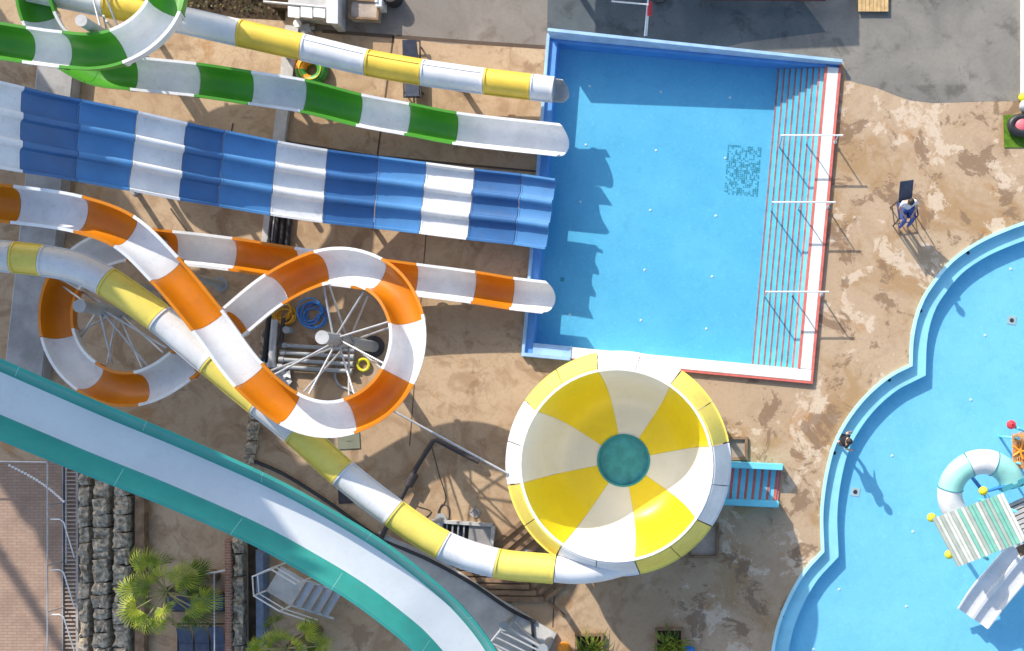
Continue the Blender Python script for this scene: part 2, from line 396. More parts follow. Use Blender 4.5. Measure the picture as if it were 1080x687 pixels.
def inset(poly, d):
    n = len(poly); area = sum(poly[i].x * poly[(i + 1) % n].y - poly[(i + 1) % n].x * poly[i].y for i in range(n)); sg = 1 if area > 0 else -1
    out = []
    for i in range(n):
        a, b, c = poly[i - 1], poly[i], poly[(i + 1) % n]
        e0 = (b - a).normalized(); e1 = (c - b).normalized()
        n0 = Vector((-e0.y, e0.x, 0)) * sg; n1 = Vector((-e1.y, e1.x, 0)) * sg
        m = (n0 + n1).normalized(); out.append(b + m * (d / max(.35, m.dot(n0))))
    return out
big = 220
MB().sheet([(-big, -big), (big, -big), (big, big), (-big, big)], 0.0,
           [[Q(.004, .004, 0), Q(.996, .004, 0), Q(.996, .996, 0), Q(.004, .996, 0)], inset(lag, .03)]).build('ground', 'ground', kind='structure')
MB().sheet([G(875, -260), G(1400, -260), G(1400, 106), G(1040, 107), G(985, 109), G(960, 106), G(945, 101), G(925, 93), G(905, 88), G(893, 84), G(889.5, 64), G(760, 49), G(740, 40), G(740, -260)], .004).build('concrete_apron', 'greyslab', kind='structure')
MB().sheet([G(582, -260), G(840, -260), G(846, 0), G(871, 34), G(785, 45), G(760, 51), G(577, 34.5)], .005).build('asphalt_shade_sheet', 'asphalt', kind='structure')  # left part is asphalt; right part paints slatted shade onto the concrete
MB().sheet([G(360, -60), G(581, -60), G(576, 50), G(470, 46), G(405, 38), G(330, 33), G(332, 25), G(360, 25)], .004).build('concrete_path', 'pathslab', kind='structure')
MB().sheet([G(-400, 486), G(84, 486), G(84, 1000), G(-400, 1000)], .006).build('paved_terrace', 'deckpave', kind='structure')
MB().sheet([G(150, -80), G(301, -80), G(301, 22), G(250, 19), G(170, 3)], .006).build('planting_bed', 'soil', kind='structure')
jm = MB()
def strip(mb, pts, w, z0=.0, z1=.007):
    for a, b in zip(pts[:-1], pts[1:]):
        a = G(*a); b = G(*b); d = (b - a).normalized(); nrm = Vector((-d.y, d.x, 0)) * w / 2
        mb.add([(a + nrm).xy.to_3d() + Vector((0, 0, z1)), (a - nrm).xy.to_3d() + Vector((0, 0, z1)), (b - nrm).xy.to_3d() + Vector((0, 0, z1)), (b + nrm).xy.to_3d() + Vector((0, 0, z1))], [(0, 1, 2, 3)])
strip(jm, [(415, 38), (398, 165)], .06); strip(jm, [(340, 33), (420, 39), (500, 45), (575, 50)], .12)
strip(jm, [(298, 149), (390, 164), (480, 173), (566, 181)], .07); strip(jm, [(246, 130), (238, 170)], .05); strip(jm, [(180, 220), (205, 255)], .06)
strip(jm, [(585, 620), (583, 662)], .04); strip(jm, [(450, 240), (432, 470)], .03)
jm.build('ground_joints', 'joint', kind='structure')
# ------------------------------------------------------------------ rectangular splash pool
sp = thing('swimming_pool', 'large rectangular blue splash pool with red striped entry steps on its right side', 'swimming pool', Q(.5, .5, 0))
FZ = -.68
uL, uR, vT, vB = .036, .945, .022, .955
us0 = .79                                     # where the steps begin
MB().sheet([Q(.028, .012, 0), Q(us0, .012, 0), Q(us0, .975, 0), Q(.028, .975, 0)], FZ).build('pool_floor', 'poolfloor', sp)
w = MB()
def wall(mb, u0, v0, u1, v1, z0, z1):
    mb.prism([Q(u0, v0, 0), Q(u1, v0, 0), Q(u1, v1, 0), Q(u0, v1, 0)], z0, z1)
wall(w, 0.002, .018, uL, .998, FZ - .1, .10); wall(w, 0.002, .0108, .99, .018, FZ - .1, .06)
w.build('pool_wall', 'poolblue', sp, bevel=.01)
w = MB(); wall(w, uL + .0005, vB, .17, .996, FZ - .1, .145); w.build('coping', 'poolparapet', sp, bevel=.015)
w = MB(); wall(w, .171, .957, .995, .993, FZ - .1, .15); wall(w, uR + .008, .02, .992, .9565, FZ - .1, .15)
w.build('coping', 'poolwhite', sp, bevel=.015)
w = MB(); wall(w, 0, 0, .011, 1, .0, .21); wall(w, .0113, .9885, .17, 1, .0, .38); 
tp = [Q(.0113, 0, 0), Q(1, 0, 0), Q(1, .0105, 0), Q(.0113, .0105, 0)]; th_ = (.78, .38, .38, .78)
w.add([Vector((p.x, p.y, 0)) for p in tp] + [Vector((p.x, p.y, h)) for p, h in zip(tp, th_)], [(0, 1, 2, 3), (4, 5, 6, 7), (0, 1, 5, 4), (1, 2, 6, 5), (2, 3, 7, 6), (3, 0, 4, 7)])
w.build('parapet', 'poolparapet', sp, bevel=.01)
w = MB(); wall(w, .992, .011, 1, 1, 0, .153); wall(w, .172, .9935, .9918, 1, 0, .153); wall(w, uR, .0185, uR + .0078, .9565, FZ, .151)
w.build('red_edge', 'redline', sp)
st = MB(); ns = MB(); N = 8
for i in range(N):
    u0 = us0 + (uR - us0) * i / N; z = FZ + (0.02 - FZ) * (i + 1) / (N + .6)
    wall(st, u0, .0185, uR - .0002, .9565, FZ + (0.02 - FZ) * i / (N + .6) if i else FZ - .05, z)
    wall(ns, u0 - .0004, .0186, u0 + .0056, .9564, z - .04, z + .004)
st.build('steps', 'cyan', sp); ns.build('step_nosing', 'mutedred', sp)
gr = MB()
for i in range(17):
    for j in range(25):
        if rnd.random() < .62:
            a = P(768.5 + i * 2.1 - j * .16, 153.5 + j * 2.1 + i * .18, FZ); gr.box(a + Vector((0, 0, .004)), (.03 + rnd.random() * .035, .025 + rnd.random() * .04, .012), R(-5))
gr.build('drain_grate', 'grate', sp)
g2 = MB(); a = P(593, 295, FZ); g2.box(a + Vector((0, 0, .006)), (.14, .14, .012), R(-5)); g2.build('drain_cover', 'grate', sp)
for x, y in ((618, 153), (692, 159), (765, 167), (612, 213), (686, 222), (755, 228), (680, 285), (751, 292), (601, 332), (676, 338), (745, 347), (697, 97), (770, 103), (622, 91)):
    i_ = MB(); a = P(x, y, FZ); i_.lathe([(.001, .02), (.03, .018), (.042, .008), (.046, 0)], 14, c=a); i_.build('floor_inlet', 'whitepaint', sp, smooth=True)
MB().sheet([Q(.03, .014, 0), Q(uR + .006, .0184, 0), Q(uR + .006, .96, 0), Q(.03, .96, 0)], -.10).build('water', 'water', kind='structure')
# three handrails over the steps
def handrail(xa, xb, y, label, ):
    b = P(xb, y + 5, .15); hr = thing('handrail', label, 'handrail', Vector((b.x, b.y, .15)), 'handrails over the pool steps')
    zt = 1.08; L = P(xa, y, zt); Rr = P(xb, y, zt)
    m = MB(); m.cyl(L - Vector((.02, 0, 0)), Rr + Vector((.1, 0, 0)), .028); m.build('rail', 'whitepaint', hr, smooth=True)
    for t, z0 in ((.02, -.85), (.48, -.45), (.97, .15)):
        q = L.lerp(Rr, t); m = MB(); m.cyl((q.x, q.y, z0), (q.x, q.y, zt - .02), .024); m.cyl((q.x, q.y, z0), (q.x, q.y, z0 + .02), .06); m.build('post', 'steel', hr, smooth=True)
handrail(824, 886, 143, 'white handrail nearest the top of the red striped pool steps')
handrail(815, 878, 213.5, 'white handrail in the middle of the red striped pool steps')
handrail(808, 871, 308, 'white handrail nearest the bottom end of the red striped pool steps')
# ------------------------------------------------------------------ lagoon pool
c0 = inset(lag, 0); c1 = inset(lag, .11); c2 = inset(lag, .60)
lp = thing('lagoon_pool', 'lobed pale blue lagoon pool with a stepped cyan ledge round its edge', 'swimming pool', G(985, 520, 0))
zz = lambda L, z: [Vector((p.x, p.y, z)) for p in L]
m = MB(); m.band(zz(c0, -.05), zz(c0, .10), True); m.band(zz(c0, .10), zz(c1, .10), True); m.band(zz(c1, .10), zz(c1, -.13), True); m.build('coping', 'ledge', lp)
m = MB(); m.band(zz(c1, -.13), zz(c2, -.13), True); m.band(zz(c2, -.13), zz(c2, -.47), True); m.build('ledge', 'ledge', lp)
MB().sheet(inset(lag, .55), -.46).build('pool_floor', 'lagoonfloor', lp)
for x, y in ((902, 519), (1067, 338)):
    q = P(x, y, -.46); m = MB(); m.box(q + Vector((0, 0, .008)), (.3, .28, .016), R(-10)); o = m.build('drain_cover', 'concpale', lp)
    m = MB(); m.lathe([(.001, .03), (.07, .028), (.075, .016)], 14, c=q); m.build('drain_hole', 'darkiron', o)
for x, y in ((1066, 284), (1039, 354), (1024, 422), (941, 481), (963, 561), (885, 622), (956, 640), (858, 685)):
    q = P(x, y, -.46); m = MB(); m.lathe([(.001, .02), (.034, .018), (.046, .008), (.05, 0)], 14, c=q); m.build('floor_inlet', 'whitepaint', lp, smooth=True)
for x, y in ((1021, 267), (971, 328), (938, 401), (880, 478), (825, 650)):
    q = P(x, y, -.13); m = MB(); m.lathe([(.001, .035), (.05, .03), (.06, 0)], 12, c=q); m.build('wall_nozzle', 'darkiron', lp, smooth=True)
MB().sheet(inset(lag, .105), -.05).build('water', 'water', kind='structure')
# ------------------------------------------------------------------ slides
def open_slide(name, label, ctrl, w, d, posts, pr=.1):
    pts, tans, secs = split_sections(ctrl)
    root = thing(name, label, 'water slide', (pts[-1].x, pts[-1].y, 0))
    prof = flume_profile(w, d)
    big_ = [(a * 1.0 + (.03 if a > 0 else -.03) * (abs(a) > .01), b - .03) for a, b in prof]
    for c, i0, i1 in secs:
        p, t = trimmed(pts, tans, i0, i1); mb = MB(); capped(mb, p, t, prof); last = i1 == len(pts) - 1
        if last:
            for j in range(len(prof)): mb.v[len(mb.v) - len(prof) + j] += t[-1] * (.30 * max(0, 1 - (prof[j][0] / (w + .09)) ** 2) ** .8 - .12)
        for e in (((0, 1),) if last else ((0, 1), (-1, -2))):                      # bolted joint flange under each end
            q0 = p[e[0]]; q1 = q0 + (p[e[1]] - q0).normalized() * .05
            fp = flume_profile(w + .03, d + .06, .03, .06)
            capped(mb, [q0 - Vector((0, 0, .012)), q1 - Vector((0, 0, .012))], [t[e[0]]] * 2, [(a, b if abs(b) > .002 else -.012) for a, b in fp])
        mb.build('flume_section', c, root, smooth=True)
    for k, zt in posts:
        q = P(*k, zt); m = MB(); post(m, q, zt, pr); m.build('support_post', 'greysteel', root, smooth=True)
    return root, pts, tans
W, O, Gn, Y = 'white_gel', 'orange_gel', 'green_gel', 'pale_yellow'
og, ogp, ogt = open_slide('open_flume_slide', 'orange and white open flume twisting in a figure of eight loop', [
    (-110, 206, 7.1, W), (-30, 212, 6.75, O), (12, 215.5, 6.5, W), (82, 226, 6.2, O), (130, 244, 6.0, W), (173, 284, 5.8, O), (218, 338, 5.6, W), (262, 396, 5.4, O),
    (304, 431, 5.2, W), (338, 442, 5.12, None), (368, 439, 5.05, O), (398, 423, 4.95, None), (419, 397, 4.85, W), (429, 366, 4.75, None), (428, 336, 4.65, O), (414, 306, 4.55, None), (394, 289, 4.45, W), (365, 280, 4.35, None), (335, 283, 4.25, O),
    (289, 305, 4.1, W), (244, 341, 3.95, O), (216, 364, 3.8, O), (190, 386, 3.7, W), (168, 401, 3.6, None), (143, 410, 3.5, O), (116, 409, 3.4, None), (91, 397, 3.3, W), (71, 377, 3.2, None), (60, 351, 3.1, O), (59, 323, 3.0, None), (67, 298, 2.9, W),
    (92, 272, 2.75, None), (130, 258, 2.55, O), (180, 261, 2.35, W), (243, 268, 2.1, O), (308, 278, 1.85, W), (372, 286.5, 1.6, O), (437, 295, 1.35, W), (499, 303, 1.15, O), (539, 309.5, 1.03, W), (577, 314, 1.02, None)],
    .455, .66, [((262, 271), 1.25), ((475, 300), .45), ((110, 236), 5.3)])
open_slide('open_flume_slide', 'green and white open flume with a loop in the top left corner', [
    (-110, 26, 5.6, W), (-55, 34, 5.4, Gn), (25, 47, 5.15, W), (64, 52, 5.05, Gn), (95, 54, 5.0, None), (122, 49, 4.95, W), (152, 32, 4.85, None), (172, 6, 4.75, Gn), (176, -30, 4.6, W), (158, -66, 4.4, Gn), (118, -86, 4.2, W), (74, -78, 4.0, Gn), (45, -45, 3.8, W), (34, -14, 3.65, Gn),
    (40, 17, 3.5, W), (58, 46, 3.35, Gn), (95, 70, 3.15, Gn), (138, 77, 2.95, W), (206, 84, 2.55, Gn), (263, 92.5, 2.2, W), (319, 101, 1.85, Gn), (378, 116, 1.5, W), (429, 125.5, 1.25, Gn), (479, 135, 1.08, W), (592, 148, 1.02, None)],
    .455, .66, [((300, 100), 1.3), ((470, 134), .35)])
# wide three lane slide
ctrl = [(-110, 111, 9.0, W), (-40, 124, 8.0, W), (25, 137, 6.9, 'blue_shaded'), (84, 148.5, 5.65, 'blue_gel'), (141.5, 159.5, 4.85, W), (194, 170.5, 4.1, 'blue_shaded'), (234.5, 178, 3.35, 'blue_gel'),
        (289, 188, 2.65, W), (343, 196.5, 2.0, 'blue_shaded'), (396.5, 203, 1.4, 'blue_gel'), (445.5, 209, 1.1, W), (496, 215.5, .98, 'blue_shaded'), (545.5, 221, .90, 'blue_gel'), (580.5, 226, .90, None)]
pts, tans, secs = split_sections(ctrl)
bl = thing('lane_slide', 'wide blue and white three lane racing slide with dividing ridges', 'water slide', (pts[-1].x, pts[-1].y, 0))
hw = 1.15; lane = 2 * hw / 3
top = [(-hw - .02, .02), (-hw + .05, .02), (-hw + .10, -.17)]
for i in (1, 2):
    c = -hw + lane * i
    top += [(c - .22, -.20), (c - .13, -.17), (c - .085, -.03), (c - .055, -.005), (c + .055, -.005), (c + .085, -.03), (c + .13, -.17), (c + .22, -.20)]
top += [(hw - .10, -.17), (hw - .05, .02), (hw + .02, .02)]
prof = top + [(a, b - .05) for a, b in top[::-1]]
for c, i0, i1 in secs:
    p, t = trimmed(pts, tans, i0, i1, .01); mb = MB(); capped(mb, p, t, prof)
    for e, dv in ((0, 1), (-1, -2)):
        dd = (p[dv] - p[e]).normalized(); q0 = p[e]; capped(mb, [q0 + dd * .001 + Vector((0, 0, .012)), q0 + dd * .045 + Vector((0, 0, .012))], [t[e]] * 2, prof)
    mb.build('slide_panel', c, bl, smooth=True)
for x, y, z in ((55, 141, 4.7), (165, 163, 2.9), (270, 185, 1.7), (380, 201, 1.0), (520, 218, .6)):
    for dy in (-26, 26):
        q = P(x, y + dy, z); m = MB(); post(m, q, z, .09); m.build('support_post', 'greysteel', bl, smooth=True)
# turquoise wide slide
ctrl = [(-120, 370, 8.6, 'bed_white'), (0, 422, 7.4, None), (90, 460, 6.4, None), (184, 498, 5.5, None), (280, 541, 4.9, None), (340, 574, 4.55, None), (390, 605, 4.2, None), (432, 637, 3.85, None), (462, 664, 3.5, None), (492, 702, 3.1, None), (520, 760, 2.7, None)]
pts, tans, secs = split_sections(ctrl)
tq = thing('wide_slide', 'wide turquoise walled slide with a white bed crossing the lower left', 'water slide', (pts[-1].x, pts[-1].y, 0))
bw, ow, dp = .54, 1.02, .62
bed = [(-bw, -dp), (-bw * .3, -dp - .03), (bw * .3, -dp - .03), (bw, -dp)]
mb = MB(); capped(mb, pts, tans, bed + [(a, b - .04) for a, b in bed[::-1]]); mb.build('slide_bed', 'bed_white', tq, smooth=True)
for sgn in (-1, 1):
    wl = [(sgn * bw, -dp + .004), (sgn * (bw + .07), -dp + .05), (sgn * (ow - .12), -.06), (sgn * (ow - .09), 0), (sgn * ow, 0)]
    mb = MB(); capped(mb, pts, tans, wl + [(wl[i][0] + sgn * (.0 if i == 4 else .03), wl[i][1] - .06) for i in range(4, -1, -1)]); mb.build('side_wall', 'turq', tq, smooth=True)
m = MB()
for i in range(18, len(pts) - 4, 22):
    for sgn in (-1, 1):
        a, u = frame(tans[i]); d = tans[i] * .008
        pr_ = [pts[i] + a * sgn * q[0] + u * (q[1] + .006) for q in ((bw + .07, -dp + .05), (ow - .12, -.06), (ow - .09, 0), (ow, 0))]
        for q0, q1 in zip(pr_[:-1], pr_[1:]): m.add([q0 - d, q0 + d, q1 + d, q1 - d], [(0, 1, 2, 3)])
m.build('joint_seam', 'mint', tq)
for i in (75, 110):
    if i < len(pts):
        a, u = frame(tans[i])
        for sgn in (1,):
            q = pts[i] + a * sgn * .3; m = MB(); post(m, q, q.z - .8, .12); m.build('support_post', 'greysteel', tq, smooth=True)
# closed tubes
def tube_slide(name, label, ctrl, rad, posts, open_end=True, seam=None):
    pts, tans, secs = split_sections(ctrl)
    root = thing(name, label, 'water slide', (pts[-1].x, pts[-1].y, 0)); n = 28
    circ = lambda r: [(r * math.cos(2 * math.pi * i / n), r * math.sin(2 * math.pi * i / n)) for i in range(n)]
    for si, (c, i0, i1) in enumerate(secs):
        p, t = trimmed(pts, tans, i0, i1); mb = MB(); sweep(mb, p, t, circ(rad)); sweep(mb, p, t, circ(rad - .03))
        for e, dv in ((0, 1), (-1, -2)):
            dd = (p[dv] - p[e]).normalized() * .05; rg = [circ(rad - .03), circ(rad + .035)]
            a0, u0 = frame(t[e])
            ring = []
            for q in (p[e], p[e] + dd):
                for cc in rg: ring += [q + a0 * x + u0 * y for x, y in cc]
            fs = []
            for j in range(n):
                k = (j + 1) % n
                fs += [(j, k, n + k, n + j), (2 * n + j, 2 * n + k, 3 * n + k, 3 * n + j), (n + j, n + k, 3 * n + k, 3 * n + j)]
            mb.add(ring, fs)
        for ang in (0, math.pi):                          # bolted lengthwise flanges
            ca, sa = math.cos(ang), math.sin(ang); r1 = rad + .05
            sweep(mb, p, t, [(rad * ca - 0, rad * sa - .02), (r1 * ca, -.02), (r1 * ca, .02), (rad * ca, .02)])
        if seam and si in seam:
            an = R(118); mbp = [(rad * math.cos(an - .05) * s_, rad * math.sin(an - .05) * s_) for s_ in (.99, 1.07)] + [(rad * math.cos(an + .05) * s_, rad * math.sin(an + .05) * s_) for s_ in (1.07, .99)]
            sweep(mb, p, t, mbp)
        mb.build('tube_section', c, root, smooth=True)
    for k, zt in posts:
        q = P(*k, zt); m = MB(); post(m, q, zt, .1); m.build('support_post', 'greysteel', root, smooth=True)
    return root, pts, tans
t1, t1p, t1t = tube_slide('tube_slide', 'yellow and white closed tube slide along the top ending over the pool corner', [
    (-40, -28, 3.6, W), (40, -11, 3.2, W), (112, 4, 2.9, 'yellow_gel'), (168, 16, 2.6, W), (252, 35, 2.2, 'yellow_gel'), (319, 50, 1.85, W), (386.5, 66, 1.5, 'yellow_gel'), (445, 76.5, 1.3, W), (511, 86, 1.1, 'yellow_gel'), (560, 92, 1.0, W), (584, 95, .95, None)],
    .38, [((285, 43), 1.6), ((480, 82), .8), ((120, 8), 2.5)], seam=(5, 6, 7))
m = MB(); p, t = [t1p[-1], t1p[-1] + t1t[-1] * .45], [t1t[-1]] * 2; hp = [(.38 * math.cos(a), .38 * math.sin(a)) for a in [math.pi + math.pi * i / 16 for i in range(17)]]
hq = hp + [(a * .93, b * .93) for a, b in hp[::-1]]; capped(m, [p[0], p[0] + t1t[-1] * .12, p[0] + t1t[-1] * .2], [t1t[-1]] * 3, hq)
for j in range(len(hq)): m.v[len(m.v) - len(hq) + j] += t1t[-1] * .28 * max(0, 1 - (hq[j][0] / .385) ** 2) ** .7; m.build('open_runout', 'white_gel', t1, smooth=True)
tube_slide('tube_slide', 'yellow and white closed tube slide running diagonally down into the bowl', [
    (-90, 262, 5.9, W), (14, 271.5, 5.3, Y), (45, 275, 5.15, W), (80, 282, 5.0, None), (112, 297, 4.85, Y), (168, 336, 4.55, W), (222, 381, 4.3, Y), (274, 424, 4.1, W), (312, 455, 3.95, Y), (361, 499, 3.75, W), (415, 541, 3.55, Y), (467, 575, 3.35, W), (523, 594, 3.2, Y), (585, 600.5, 3.02, None)],
    .41, [((95, 290), 4.4), ((265, 418), 3.6), ((440, 558), 3.0), ((540, 597), 2.75)])
# ------------------------------------------------------------------ bowl
ZR = 3.55; bc = P(650, 490.5, ZR); kb = H / (H - ZR)
rin = 100.5 / S / kb; rout = rin + .52; rd = .83; zd = .72
bo = thing('bowl_slide', 'huge round yellow and white bowl slide with a dark teal drain hole', 'water slide', (bc.x, bc.y, 0))
def rp(r): return max(0, (r - rd) / (rin - rd))
bprof = [(rd + (rin - rd) * i / 16, zd + (ZR - .02 - zd) * (.08 * (i / 16) + .92 * (i / 16) ** 4.6)) for i in range(17)] + [(rin + .005, ZR + .015), (rin + .05, ZR + .02)]
bprof += [(r + .03, z - .05) for r, z in bprof[::-1]]
for k in range(8):
    a0 = R(11 + 45 * k) + .002; a1 = R(11 + 45 * (k + 1)) - .002
    c = 'bowl_yellow' if k % 2 == 0 else 'bowl_white'
    mb = MB(); mb.lathe(bprof + bprof[:1], 12, a0, a1, (bc.x, bc.y, 0)); mb.build('bowl_petal', c, bo, smooth=True)
    cc = 'pale_yellow' if k % 2 == 0 else 'white_gel'
    for h in range(2):
        b0 = a0 + (a1 - a0) * h / 2 + .004; b1 = a0 + (a1 - a0) * (h + 1) / 2 - .004
        lift = .0 if h else .0
        pr = [(rin + .062, ZR + .02), (rin + .11, ZR + .02), (rin + .28, ZR - .24), (rin + .45, ZR - .56), (rout + .03, ZR - .74), (rout + .09, ZR - .75), (rout + .09, ZR - .80), (rout - .02, ZR - .79), (rin + .24, ZR - .28), (rin + .062, ZR - .04), (rin + .062, ZR + .02)]
        mb = MB(); mb.lathe(pr, 8, b0, b1, (bc.x, bc.y, 0)); mb.build('rim_panel', cc, bo, smooth=True)
m = MB(); m.lathe([(rin - .02, ZR + .06), (rin + .058, ZR + .06), (rin + .058, ZR + .022), (rin - .02, ZR + .022), (rin - .02, ZR + .06)], 64, c=(bc.x, bc.y, 0)); m.build('rim_lip', 'bowl_white', bo, smooth=True)
m = MB(); m.lathe([(rd - .02, zd + .03), (rd + .04, zd + .03), (rd + .04, zd - .35), (rd - .02, zd - .35), (rd - .02, zd + .03)], 40, c=(bc.x, bc.y, 0)); m.build('drain_collar', 'teal', bo, smooth=True)
m = MB(); m.lathe([(.001, zd - .12), (rd - .022, zd - .12), (rd - .022, zd - .16), (.001, zd - .16)], 40, c=(bc.x, bc.y, 0)); m.build('drain_cover', 'tealplate', bo)
m = MB(); m.lathe([(rout - .1, ZR - .8), (rout + .02, ZR - .8), (rout + .02, ZR - .92), (rout - .1, ZR - .92), (rout - .1, ZR - .8)], 48, c=(bc.x, bc.y, 0)); m.build('ring_beam', 'darkiron', bo, smooth=True)
for k in range(8):
    a = R(33.5 + 45 * k); q = Vector((bc.x + (rout - .1) * math.cos(a), bc.y + (rout - .1) * math.sin(a), 0))
    m = MB(); post(m, q, ZR - .8, .1); m.build('support_post', 'greysteel', bo, smooth=True)
ep = smooth_line([P(586, 600.5, 3.02), P(606, 602.5, 2.98), P(630, 602, 2.9), P(655, 598, 2.75), P(682, 590, 2.55)], .1)
m = MB(); m.tube(ep, [.41 - .20 * (i / (len(ep) - 1)) ** 1.6 for i in range(len(ep))], 24); m.build('entry_tube', 'white_gel', bo, smooth=True)
# splash tank under the bowl and its exit steps
ct = thing('splash_tank', 'teal splash tank under the bowl with short red striped exit steps', 'splash pool', (bc.x, bc.y, 0))
m = MB(); m.lathe([(1.75, 0), (1.75, .62), (1.6, .62), (1.6, .06), (.01, .06)], 40, c=(bc.x, bc.y, 0)); m.build('tank', 'teal', ct, smooth=True)
m = MB(); m.lathe([(.001, .5), (1.6, .5)], 40, c=(bc.x, bc.y, 0)); m.build('water', 'splashwater', ct)
E = [G(742, 485), G(825, 489), G(820, 534), G(738, 530)]
def EQ(u, v, z): 
    c = (E[0] * (1 - u) + E[1] * u) * (1 - v) + (E[3] * (1 - u) + E[2] * u) * v; return Vector((c.x, c.y, z))
def ebox(mb, u0, v0, u1, v1, z0, z1): mb.prism([EQ(u0, v0, 0), EQ(u1, v0, 0), EQ(u1, v1, 0), EQ(u0, v1, 0)], z0, z1)
m = MB(); ebox(m, 0, 0, 1, .14, 0, .62); ebox(m, 0, .86, 1, 1, 0, .62); m.build('side_wall', 'cyan', ct, bevel=.015)
m = MB(); n_ = MB()
for i in range(9):
    u0 = .12 + .85 * i / 9; z = .48 - .44 * i / 9; ebox(m, u0, .142, u0 + .85 / 9 - .001, .858, .0, z); ebox(n_, u0 + .055, .143, u0 + .09, .857, z - .03, z + .004)
ebox(n_, .972, .142, .998, .858, 0, .06)
m.build('steps', 'cyan', ct); n_.build('step_nosing', 'redline', ct)
for (x, y, sx, sy), lb in (((777, 473, 20, 22), 'small brown kerbed pit between the bowl and the striped exit steps'), ((742, 570, 30, 34), 'brown kerbed pit half hidden under the lower right bowl rim')):
    c = G(x, y); t = thing('pit_kerb', lb, 'pit', c, 'kerbed pits by the bowl'); m = MB(); a, b = sx / S, sy / S
    for dx, dy, w_, h_ in ((0, b / 2, a, .09), (0, -b / 2, a, .09)): m.box(c + Vector((dx, dy, .06)), (w_ + .09, h_, .12))
    for dx in (-a / 2, a / 2): m.box(c + Vector((dx, 0, .06)), (.09, b - .092, .12))
    m.build('kerb', 'wood', t); m = MB(); m.box(c + Vector((0, 0, .008)), (a - .095, b - .095, .012)); m.build('pit_floor', 'concwarm', t)
# ------------------------------------------------------------------ coil masts with radial struts
def mast(label, cap, zt, targets, r=.17):
    q = P(cap[0], cap[1], zt); t = thing('support_mast', label, 'support mast', (q.x, q.y, 0), 'round steel masts inside the slide loops')
    m = MB(); m.cyl((q.x, q.y, 0), (q.x, q.y, zt - .01), r, n=24); m.build('pole', 'greysteel', t, smooth=True)
    m = MB(); m.cyl((q.x, q.y, zt - .009), (q.x, q.y, zt + .03), r + .012, n=24); m.build('cap', 'concpale', t, smooth=True)
    m = MB(); m.cyl((q.x, q.y, .004), (q.x, q.y, .06), r * 1.9, n=24); m.build('base_flange', 'darkiron', t, smooth=True)
    m = MB(); m.cyl((q.x, q.y, zt * .52), (q.x, q.y, zt * .52 + .16), r + .04, n=20); m.cyl((q.x, q.y, zt * .74), (q.x, q.y, zt * .74 + .12), r + .04, n=20); m.build('collar', 'greysteel', t, smooth=True)
    for x, y, z in targets:
        e = P(x, y, z); d = Vector((e.x - q.x, e.y - q.y, 0)).normalized(); sd = Vector((-d.y, d.x, 0)) * .13
        m = MB(); m.cyl(Vector((q.x, q.y, zt * .56)) + d * r * .8, e, .033, n=10); m.build('strut', 'steel', t, smooth=True)
        m = MB(); m.cyl(Vector((q.x, q.y, zt * .78)) + d * r * .8 + sd * .4, e + sd * 1.3, .033, n=10); m.build('strut', 'steel', t, smooth=True)
mast('round grey steel mast with struts inside the right orange loop', (340, 356), 4.9, [(347, 300, 4.0), (388, 312, 4.15), (413, 345, 4.35), (404, 390, 4.6), (368, 418, 4.75), (320, 414, 4.9), (283, 392, 5.0)], .19)
mast('round grey steel mast with struts inside the left orange loop', (84, 323), 4.6, [(70, 298, 2.55), (83, 350, 2.75), (113, 384, 3.0), (150, 388, 3.2), (172, 372, 3.4)], .18)
mast('round grey steel mast inside the green loop at top left', (86, 22), 5.3, [(88, -66, 3.8), (112, 22, 4.7)], .16)
t = thing('support_post', 'short dark grey steel post under the orange straight flume', 'support post', G(233, 300)); m = MB(); post(m, G(233, 300), 5.1, .13); m.build('pole', 'greysteel', t, smooth=True)
